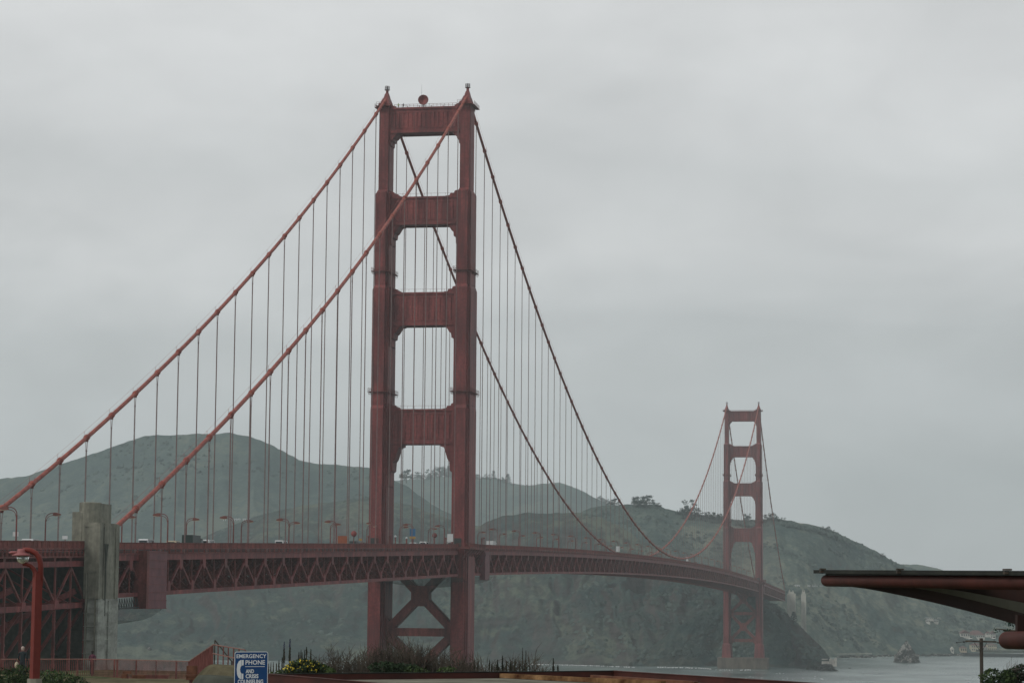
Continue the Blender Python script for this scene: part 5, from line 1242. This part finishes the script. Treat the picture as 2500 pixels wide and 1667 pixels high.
# ---- red shelter roof at the bottom edge
ZR = 55.98
Lc, Rc, R2c, L2c = onz(650, 1643.5, ZR), onz(1500, 1636, ZR), onz(2120, 1674, ZR), onz(1060, 1678, ZR)
def inset(p, q, z): r = np.array(p, float); r[2] = z; return r
t = empty('shelter_roof', tuple((Lc+R2c)/2)); tag(t, 'flat grey shelter roof with a low red parapet across the bottom edge', 'roof')
m = MB(); d_in = -.09
poly = [Lc, Rc, R2c, L2c]; cen = sum(poly)/4
def ins(p, k): v = unit(cen-p); r = p+v*k; return r
base = [ins(p, .05) for p in poly]
vs = [tuple((p[0], p[1], ZR-.11)) for p in base]+[tuple((p[0], p[1], ZR-.4)) for p in base]
m.add(vs, [(3, 2, 1, 0)[::-1], (7, 6, 5, 4), (0, 1, 5, 4), (1, 2, 6, 5), (2, 3, 7, 6), (3, 0, 4, 7)]); m.build('membrane', M['roofgrey'], t)
def parapet(p, q, h, th, name='parapet', mm='red', drop=.55):
    m = MB(); d = unit(q-p); n = unit(np.cross((0, 0, 1), d))
    if np.dot(n[:2], (cen-p)[:2]) < 0: n = -n
    vs = []
    for e_ in (p, q):
        for off, z in ((0, ZR-drop), (th, ZR-drop), (th, ZR+h), (0, ZR+h)): vs.append((e_[0]+n[0]*off, e_[1]+n[1]*off, z))
    m.add(vs, [(0, 1, 2, 3), (7, 6, 5, 4), (0, 4, 5, 1), (1, 5, 6, 2), (2, 6, 7, 3), (3, 7, 4, 0)]); o = m.build(name, M[mm], t)
    return o
for p, q in ((Lc, Rc), (Rc, R2c), (L2c, Lc)):
    parapet(p, q, -.012, .05)
    d = unit(q-p); n = unit(np.cross((0, 0, 1), d)); n = n if np.dot(n[:2], (cen-p)[:2]) > 0 else -n
    m = MB()
    vs = [(e_[0]+n[0]*o_, e_[1]+n[1]*o_, ZR+z) for e_ in (p-d*.02, q+d*.02) for o_, z in ((-.012, -.011), (.062, -.011), (.062, .004), (-.012, .004))]
    m.add(vs, [(0, 1, 2, 3), (7, 6, 5, 4), (0, 4, 5, 1), (1, 5, 6, 2), (2, 6, 7, 3), (3, 7, 4, 0)]); m.build('cap_flashing', M['roofdark'] if q is Rc else M['red'], t)
for p in (ins(Lc, .6), ins(Rc, .6), ins(R2c, .6), ins(L2c, .6)):
    m = MB(); m.box(p[0]-.07, p[0]+.07, p[1]-.07, p[1]+.07, gz(p)-.2, ZR-.4); m.build('post', M['red'], t)
zb = ZR-.108
for k, (a, bq, w, h, lab, mm) in enumerate(((onz(1213, 1653.5, zb), onz(1620, 1674, zb), .10, .075, 'rusty mottled timber batten lying across the flat roof', 'rust'),
                                  (onz(1446, 1655.5, zb), onz(1700, 1672, zb), .08, .06, 'dark red-brown batten lying near the roof\'s far corner', 'benchwood'))):
    m = MB(); m.bar(a+(0, 0, h/2+.004), bq+(0, 0, h/2+.004), w, h); o = m.build('timber_batten', M[mm]); tag(o, lab, 'batten')

# ---- curved-rib canopy, right edge
t = empty('canopy', tuple(at(2440, 1480, 30))); tag(t, 'dark-roofed canopy with red tube edge and curved red ribs reaching in from the right', 'canopy')
zt_ = at(2100, 1391.5, 31)[2]
def lvl(px, D_, z): p = at(px, 1391, D_); p[2] = z; return p
ra, rb = at(1986, 1390.5, 35), at(2600, 1393, 25.5)
hor = fx/np.linalg.norm(fx)
def slab(pts, th, name, m):
    b = MB(); n = len(pts); vs = [tuple(p) for p in pts]+[tuple(np.array(p)-(0, 0, th)) for p in pts]
    b.add(vs, [tuple(range(n)), tuple(range(n, 2*n))[::-1]]+[(i, i+n, (i+1) % n+n, (i+1) % n) for i in range(n)]); return b.build(name, m, t)
slab([ra, rb, rb+hor*5.5+(0, 0, .02), ra+hor*1.6+Rv*.5+(0, 0, .02)], .052, 'roof_sheet', M['roofdark'])
slab([at(2018, 1398, 34.7), at(2600, 1401, 25.7), at(2600, 1401, 25.7)+hor*.12, at(2018, 1398, 34.7)+hor*.12], .05, 'gap_shade', M['dark'])  # solid dark slab standing in for the shade in the gap
for x in (2016, 2242, 2490):
    f = (x-1986)/614; p = ra+(rb-ra)*f; m = MB(); m.bar(p+(0, 0, .012)-Rv*.04, p+(0, 0, .012)+Rv*.045, .12, .02); m.bar(p+(0, 0, -.025)-Rv*.038, p+(0, 0, -.025)+Rv*.038, .1, .03); m.build('clip', M['wood'], t)
def capsule(pa, pb, r, name, cap_b=False):
    d = unit(pb-pa); pts, rs = [], []
    for k in range(7): a = math.pi/2*k/6; pts.append(pa+d*r*(1-math.cos(math.pi/2-a)) if False else pa+d*r*(1-math.cos(a))); rs.append(max(.002, r*math.sin(a)))
    pts.append(pb); rs.append(r); m = MB(); m.tube(pts, rs, 20); return m.build(name, M['red'], t, True)
capsule(at(2014.5, 1416.5, 34.9), at(2600, 1422.5, 25.8), .086, 'edge_tube')
capsule(at(2454, 1562, 27.5), at(2640, 1563, 24.5), .102, 'lower_tube')
def rib(low, up, Da, Db, th, name, x0, x1, mm='ribshade'):
    Da += .75; Db += .75; b = MB(); xs = np.linspace(x0, x1, 26); vs = []
    ly = np.interp(xs, [p[0] for p in low], [p[1] for p in low]); uy = np.interp(xs, [p[0] for p in up], [p[1] for p in up])
    k = np.ones(5)/5; ly = np.convolve(np.pad(ly, 2, 'reflect', reflect_type='odd'), k, 'valid'); uy = np.convolve(np.pad(uy, 2, 'reflect', reflect_type='odd'), k, 'valid')
    for x, l_, u_ in zip(xs, ly, uy):
        D_ = Da+(Db-Da)*(x-x0)/(x1-x0)
        for y, off in ((u_, 0), (l_, 0), (l_, th), (u_, th)): vs.append(at(x, y, D_)+hor*off)
    n = len(xs); fs = [(i*4+j, i*4+(j+1) % 4, (i+1)*4+(j+1) % 4, (i+1)*4+j) for i in range(n-1) for j in range(4)]+[(0, 1, 2, 3), ((n-1)*4+3, (n-1)*4+2, (n-1)*4+1, (n-1)*4)]
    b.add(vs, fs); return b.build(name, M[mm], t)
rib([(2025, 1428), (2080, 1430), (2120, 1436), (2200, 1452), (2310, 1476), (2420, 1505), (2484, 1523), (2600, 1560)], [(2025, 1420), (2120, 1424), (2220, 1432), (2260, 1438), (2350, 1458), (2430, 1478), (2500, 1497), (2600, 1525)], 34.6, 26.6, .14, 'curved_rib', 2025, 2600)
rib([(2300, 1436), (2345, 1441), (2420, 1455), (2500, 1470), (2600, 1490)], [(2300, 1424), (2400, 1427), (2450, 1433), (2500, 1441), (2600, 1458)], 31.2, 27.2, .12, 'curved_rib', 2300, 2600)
b = MB(); xs = np.linspace(2190, 2600, 16); vs = []
for x in xs:
    f = (x-2190)/410; D_ = 32.9-6.0*f; ylo = np.interp(x, [2190, 2260, 2430, 2500, 2600], [1436, 1446, 1486, 1506, 1532])
    p0 = at(x, 1424, D_+1.6); p1 = at(x, ylo, D_+2.1); vs += [p0, p1, p1+(0, 0, .03), p0+(0, 0, .03)]
b.add(vs, [(i*4+j, i*4+(j+1) % 4, (i+1)*4+(j+1) % 4, (i+1)*4+j) for i in range(15) for j in range(4)]); b.build('soffit_panel', M['soffit'], t)
m = MB(); pts = [(2484, 1500), (2600, 1530), (2600, 1563), (2492, 1563), (2487, 1553), (2484, 1540)]
vs = [at(x, y, 27.0) for x, y in pts]+[at(x, y, 27.0)+hor*.12 for x, y in pts]; n = len(pts)
m.add(vs, [tuple(range(n))[::-1], tuple(range(n, 2*n))]+[(i, (i+1) % n, (i+1) % n+n, i+n) for i in range(n)]); m.build('bracket_plate', M['ribshade'], t)
p = at(2620, 1560, 27); m = MB(); m.box(p[0]-.12, p[0]+.12, p[1]-.12, p[1]+.12, gz(p)-.2, p[2]+.3); m.build('column', M['red'], t)

# ---- utility pole
D = 180.0
t = empty('utility_pole', (at(2390, 1700, D)[0], at(2390, 1700, D)[1], 45)); tag(t, 'weathered wooden utility pole with a crossarm below the canopy', 'pole')
p = at(2395.5, 1557, D); g = gz(p); m = MB(); m.tube([(p[0], p[1], g-1), (p[0], p[1], p[2]-.2), (p[0], p[1], p[2])], [.17, .135, .13], 10); m.build('pole', M['wood'], t)
m = MB(); a, bq = at(2357, 1564, D-.2), at(2432, 1566, D-.2); m.bar(a, bq, .11, .12); m.build('crossarm', M['wood'], t)
for x in (2370.5, 2427):
    q = at(x, 1556.5, D-.2); m = MB(); m.tube([q+(0, 0, -.22), q], .02, 5); m.build('pin', M['dark'], t)
    m = MB(); m.lathe([(.09, -.06), (.11, -.03), (.10, .01)], q, 10); m.build('insulator', M['porcelain'], t); m = MB(); m.lathe([(.09, .012), (.05, .06), (.02, .07)], q, 10); m.build('insulator_cap', M['dark'], t)
for sx, x0 in ((-1, 2379), (1, 2409)):
    m = MB(); m.bar(at(x0, 1568, D-.25), at(2395.5+sx*2.5, 1588, D-.25), .035, .035); m.build('brace', M['dark'], t)
for pts in (((2357, 1565), (2349, 1566), (2336, 1567.5)), ((2432, 1566), (2443, 1568.5))):
    m = MB(); m.tube([at(x, y, D-.2) for x, y in pts], .025, 5); q = at(pts[-1][0], pts[-1][1], D-.2); m.ball(q, .055, 6, 5); q = at((pts[0][0]+pts[1][0])/2, pts[1][1]-.3, D-.2); m.ball(q, .07, 6, 5, (1.6, 1, .8)); m.build('strain_insulator', M['dark'], t)
m = MB(); m.tube([at(2443, 1568.5, D-.2), at(2520, 1572, D-1), at(2700, 1574, D-2)], .012, 4, False); m.build('wire', M['dark'], t)

# ---- planted bank and shrubs behind the shelter
def bank_mesh():
    xs = np.linspace(480, 1900, 60); vs = []
    rows = ((42.6, .05), (44.5, .55), (47, .95), (52, 1.0), (57, .75), (64, .0))
    for d, f in rows:
        for x in xs:
            e_ = min(1, max(0, (x-480)/160))*min(1, max(0, (1900-x)/450)); p = at(x, 1700, d); z = 52.3+(55.15-52.3)*f*e_+.15*float(fbm(x/60, d/3, 3, 5)); vs.append((p[0], p[1], z))
    n = len(xs); b = MB(); b.add(vs, [(i*n+k, i*n+k+1, (i+1)*n+k+1, (i+1)*n+k) for i in range(len(rows)-1) for k in range(n-1)]); tag(b.build('planted_bank', M['bluff'], None, True), kind='structure')
bank_mesh()
def twiggy(px, py_top, D, wpx, n, lab, leaves=200, m1='twig', m2='brushleaf', zb=54.9, cat='shrub', group='grey brush behind the shelter'):
    s = D/FPX; tp = at(px, py_top, D); H = tp[2]-zb; w = wpx*s; c = np.array((tp[0], tp[1], zb)); t = empty('brush_shrub', tuple(c)); tag(t, lab, cat, group)
    st, lf = MB(), MB()
    for k in range(n):
        a = rnd.uniform(0, 6.28); r0 = rnd.uniform(0, .3)*w/2; q = rnd.uniform(.2, 1.0)*w/2; h = H*(rnd.uniform(.45, .86) if rnd.random() < .8 else rnd.uniform(.8, 1.02))
        p0 = c+(r0*math.cos(a), r0*math.sin(a), -.15); p2 = c+(q*math.cos(a)+rnd.gauss(0, .04), q*math.sin(a)*.7+rnd.gauss(0, .04), h); p1 = (p0+p2)/2+np.array([rnd.gauss(0, .06), rnd.gauss(0, .06), .08*H])
        st.tube([p0, p1, p2], [.012, .009, .003], 3, False)
        for j in range(3):
            f = rnd.uniform(.35, .9); b0 = p1+(p2-p1)*f; b1 = b0+np.array([rnd.gauss(0, .12), rnd.gauss(0, .12), rnd.uniform(.05, .28)]); st.tube([b0, (b0+b1)/2+(rnd.gauss(0, .02), 0, 0), b1], [.006, .005, .002], 3, False)
    for k in range(leaves):
        a = rnd.uniform(0, 6.28); q = w/2*math.sqrt(rnd.random()); h = H*(.1+.6*rnd.random()**1.3)*(1-.35*(2*q/w)**2); lf.leaf(c+(q*math.cos(a), q*math.sin(a)*.7, h), rnd.uniform(.05, .11), .4, .5)
    tag(st.build('stems', M[m1], t), kind='stuff')
    if leaves: tag(lf.build('foliage', M[m2], t), kind='stuff')
WHERE = [(790, 1600, 50, 70, 80, 250, 'thin grey brush just right of the yellow-flowered bush'), (826, 1582, 53, 80, 90, 260, 'spidery grey brush second to the right of the yellow bush'),
         (868, 1592, 50, 80, 110, 420, 'grey-brown brush left of the near tower\'s left leg'), (905, 1578, 54, 90, 110, 500, 'brush in front of the near tower\'s left leg'),
         (945, 1560, 52, 100, 140, 800, 'dense dark brush right of the near tower\'s left leg'), (985, 1552, 55, 100, 130, 700, 'tallest brush clump, between the near tower legs'),
         (1025, 1566, 51, 90, 120, 650, 'brush clump below the tower\'s cross brace'), (1065, 1578, 53, 90, 120, 600, 'brush clump left of the near tower\'s right leg'),
         (1110, 1590, 50, 90, 120, 600, 'brush in front of the near tower\'s right leg'), (1150, 1598, 52, 80, 90, 400, 'low brush at the right edge of the tower\'s right leg'),
         (1195, 1606, 50, 80, 70, 300, 'low brush right of the near tower'), (1245, 1604, 52, 90, 80, 320, 'low brush under the main span, left of the tall bare stems'),
         (1292, 1580, 52, 60, 34, 120, 'tall bare stems at the right end of the brush'), (1325, 1612, 50, 50, 24, 60, 'last thin sprigs at the right end of the brush')]
for x, y, d, w, n, lv, lab in WHERE: twiggy(x, y, d, w, n, lab, int(lv*1.6))
def spike(px, py, D, hpx, wpx, lab, tip=None, zb=54.95, bend=0.0):
    s = D/FPX; tp = at(px, py, D); H = hpx*s; w = wpx*s*.75; t = empty('flower_spike', (tp[0], tp[1], zb)); tag(t, lab, 'plant', 'flower spikes behind the shelter')
    st = MB(); st.tube([(tp[0]+bend, tp[1], zb-.1), (tp[0], tp[1], tp[2]-H*.9)], [.014, .011], 5); st.build('stem', M['spike'], t)
    sp, tpm = MB(), MB()
    n = 90
    for k in range(n):
        f = k/n; r = w*(1-f**1.5)*rnd.uniform(.6, 1.15)+.003; a = k*2.4; z = tp[2]-H*(1-f); c = (tp[0]+r*.6*math.cos(a), tp[1]+r*.6*math.sin(a), z)
        (tpm if tip and f > .62 else sp).leaf(c, max(.018, w*1.1), .5, 1.2)
    core = MB(); sp.tube([(tp[0], tp[1], tp[2]-H), (tp[0], tp[1], tp[2]-H*.5), (tp[0], tp[1], tp[2])], [w*.55, w*.42, .003], 6)
    sp.build('flower_head', M['spike'], t)
    if tip: tpm.build('blue_tip', M['spiketip'], t)
spike(694, 1565, 46, 52, 5.5, 'tall dark flower spike with a blue tip, shorter of the two by the sign', True); spike(708, 1558, 46, 56, 6, 'tallest dark flower spike with a blue tip, right of the sign', True)
SM = [(656, 1619, 46, 18, 3, 'first little spike right of the sign'), (661.5, 1616, 46, 20, 3, 'second little spike right of the sign'), (667.5, 1615, 47, 22, 3, 'third little hooked spike right of the sign'),
      (675, 1618, 46, 18, 3.5, 'fourth little spike right of the sign'), (681, 1611, 46, 24, 4, 'taller spike left of the two blue-tipped spikes'), (689, 1604, 47, 30, 4, 'spike touching the left blue-tipped spike'),
      (730, 1590, 47, 22, 4, 'brown spike standing in the yellow bush, first from left'), (735, 1584, 48, 20, 3, 'brown spike standing in the yellow bush, second from left'), (738, 1591, 47, 24, 3, 'brown spike standing in the yellow bush, third from left'),
      (743.5, 1586, 48, 22, 3, 'brown spike standing in the yellow bush, fourth from left'), (748.5, 1579, 47, 18, 4.5, 'thickest brown spike standing in the yellow bush'), (759, 1583, 47, 28, 4, 'rightmost brown spike standing in the yellow bush'),
      (1215, 1609, 47, 26, 5, 'dark spike right of the near tower, first of the tall pair'), (1227, 1600, 47, 32, 5, 'dark spike right of the near tower, taller of the pair'), (1195, 1610, 47, 20, 3.5, 'thin spike left of the tall dark pair'),
      (1201, 1618, 46, 20, 4, 'short spike just left of the tall dark pair'), (1236, 1613, 46, 22, 4.5, 'short spike just right of the tall dark pair'), (1247, 1614, 47, 22, 5, 'broad short spike, second right of the tall dark pair'),
      (1257, 1610, 46, 26, 5, 'pointed spike midway between the dark pair and the bare stems'), (1269, 1617, 46, 18, 4, 'short spike left of the bare stems'), (1276, 1580, 49, 30, 2.5, 'thin tall spike among the bare stems, left one'),
      (1284, 1586, 49, 34, 3, 'thin tall spike among the bare stems, right one'), (1158, 1606, 47, 26, 3.5, 'spike at the foot of the near tower\'s right leg, left one'), (1167, 1608, 47, 24, 4, 'spike at the foot of the near tower\'s right leg, right one'),
      (1351, 1606, 47, 30, 5, 'lone pointed dark spike against the water'), (1362, 1623, 47, 12, 4.5, 'small stubby spike right of the lone pointed one')]
for a in SM: spike(*a)
def leafy(name, clumps, D, ml, lab, lsize, per, stem=True, petals=0, cat='shrub', zb=None, ml2=None):
    t = None; lf, pt, st, lf2 = MB(), MB(), MB(), MB()
    c0 = at(clumps[0][0], clumps[0][1], D); z0 = gz(c0) if zb is None else zb; t = empty(name, (c0[0], c0[1], z0)); tag(t, lab, cat); s = D/FPX
    for px, py, rx, rz2 in clumps:
        c = at(px, py, D+rnd.uniform(-.3, .5)); rx_, rz_2 = rx*s, rz2*s
        n = int(per*rx*rz2/100)
        for k in range(n):
            d = unit([rnd.gauss(0, 1), rnd.gauss(0, 1), rnd.gauss(0, 1)])*rnd.uniform(.55, 1.08)**.7; p = c+Rv*d[0]*rx_+fx*d[1]*rx_*.8+np.array((0, 0, d[2]*rz_2))
            (lf2 if ml2 and rnd.random() < .35 else lf).leaf(p, lsize*rnd.uniform(.6, 1.25), .6, .3)
            if petals and d[2] > -.3 and rnd.random() < petals:
                for j in range(3): pt.leaf(p+np.array([rnd.gauss(0, .01) for _ in range(3)])+(0, 0, .012)-fx*.02, .032, .9)
        st.tube([(c0[0], c0[1], z0-.1), (c0+c)/2-(0, 0, .1), c], [.03, .02, .008], 5, False)
    tag(lf.build('foliage', M[ml], t), kind='stuff')
    if lf2.v: tag(lf2.build('dry_foliage', M[ml2], t), kind='stuff')
    if petals: tag(pt.build('yellow_flowers', M['petal'], t), kind='stuff')
    st.build('stems', M['bark'], t); return t
leafy('flowering_bush', [(745, 1632, 44, 22), (720, 1636, 28, 18), (768, 1632, 26, 18), (742, 1620, 30, 12)], 44, 'brushleaf', 'rounded bush covered in small yellow flowers right of the blue sign', .07, 75, petals=.10, zb=55.0, ml2='leaf_near')
leafy('green_shrub', [(790, 1636, 20, 15), (806, 1640, 14, 10)], 44.5, 'leaf_near', 'small bright green shrub at the right of the yellow-flowered bush', .07, 90, zb=55.0)
leafy('green_shrub', [(1010, 1634, 22, 10), (1030, 1638, 20, 8)], 45.5, 'leaf_near', 'low green shrub at the foot of the grey brush, between the tower legs', .06, 70, zb=55.0)
leafy('green_shrub', [(940, 1630, 40, 16), (985, 1632, 40, 14)], 46.5, 'leaf_dark', 'dark green shrub under the tallest brush clump', .07, 70, zb=55.0)
leafy('green_shrub', [(1085, 1636, 18, 8), (1100, 1634, 16, 9)], 45.5, 'leaf_near', 'low green shrub at the foot of the near tower\'s right leg', .06, 70, zb=55.0)
leafy('green_shrub', [(672, 1642, 14, 6), (690, 1641, 12, 8)], 44, 'leaf_near', 'small green tuft between the blue sign and the yellow bush', .05, 80, zb=55.0)
leafy('coastal_shrub', [(20, 1650, 50, 22), (55, 1645, 40, 22), (30, 1675, 60, 30), (95, 1665, 40, 28)], 76, 'leaf_near', 'broad green shrub in the lower left corner, left of the lamp post', .10, 52, ml2='leaf_dark')
leafy('coastal_shrub', [(120, 1652, 40, 20), (155, 1658, 36, 18), (185, 1668, 34, 18), (140, 1680, 50, 24), (205, 1676, 24, 12)], 78, 'leaf_near', 'green shrub in the lower left, right of the lamp post', .10, 52, ml2='leaf_dark')
leafy('coastal_shrub', [(2425, 1652, 34, 20), (2440, 1672, 40, 24), (2462, 1650, 20, 16)], 60, 'leaf_near', 'rounded green shrub in the lower right corner beside the utility pole', .085, 70, ml2='leaf_dark', zb=52.8)
leafy('coastal_shrub', [(2478, 1650, 26, 20), (2494, 1638, 22, 18), (2500, 1665, 40, 26), (2470, 1670, 24, 18)], 62, 'leaf_dark', 'taller dark shrub at the right edge behind the rounded one', .085, 80, ml2='twig', zb=52.8)
twiggy(2462, 1606, 63, 34, 40, 'bare twigs above the shrubs in the lower right corner', 20, zb=53.6, group=None)
# cypress reaching in behind the canopy
D = 41.0; c = at(2640, 1600, D); t = empty('cypress_tree', (c[0], c[1], gz(c))); tag(t, 'dark green cypress branch tips showing behind the canopy at the right edge', 'tree')
m = MB(); m.tube([(c[0], c[1], gz(c)-.2), (c[0]-.1, c[1], c[2]), (c[0]-.2, c[1], c[2]+1.6)], [.2, .13, .04], 8)
tips = [(2431, 1534, 1552), (2458, 1517, 1545), (2452, 1541, 1556), (2490, 1508, 1540), (2520, 1530, 1560), (2560, 1500, 1545)]
lf = MB()
for x, y, yb in tips:
    q = at(x, y, D); r0 = at(2640, yb+20, D); m.tube([r0, (q+r0)/2+(0, 0, .05), q], [.05, .03, .006], 5, False)
    for k in range(260):
        f = rnd.random()**.8; p = q+(r0-q)*f*.75; lf.leaf(p+np.array([rnd.gauss(0, .03), rnd.gauss(0, .12), rnd.gauss(-.01, .022+.03*f)]), rnd.uniform(.04, .085), .45)
m.build('trunk', M['bark'], t); tag(lf.build('crown', M['leaf_cyp'], t), kind='stuff')

for k, (px, w, h, sd) in enumerate(((348, 9, 7.5, 21), (364, 12, 11.5, 22))):
    rock('sea_rock', px, 1607.5, None, w, 8, h, sd, M['searock'], 'white-streaked rock at the foot of the left cliff, %s of two' % ('smaller' if k == 0 else 'larger'), peak=1.5)
rock('sea_rock', 1603, 1622.5, None, 15, 8, 14, 23, M['searock'], 'white-streaked rock at the foot of the dark spur left of the far tower', peak=1.2)
for k, x in enumerate((548, 561, 575, 583, 596, 607, 619)):
    p = at(x, 1268, 2742); t = empty('car', tuple(p)); tag(t, 'white parked car on the left hillside road, %s from left' % ORD[k], 'car', 'cars on the left hillside road')
    m = MB(); face_box(m, p, -1.9, 1.9, .3, 1.1, 0, 1.8); face_box(m, p, -1.2, 1.1, 1.1, 1.8, .1, 1.7); face_box(m, p, -1.4, -.8, -1.4, .35, .1, 1.7); face_box(m, p, .8, 1.4, -1.4, .35, .1, 1.7); m.build('body', M['white'], t)
    m = MB(); face_box(m, p, -1.0, .9, 1.2, 1.6, .05, 1.75); m.build('window', M['glass'], t)
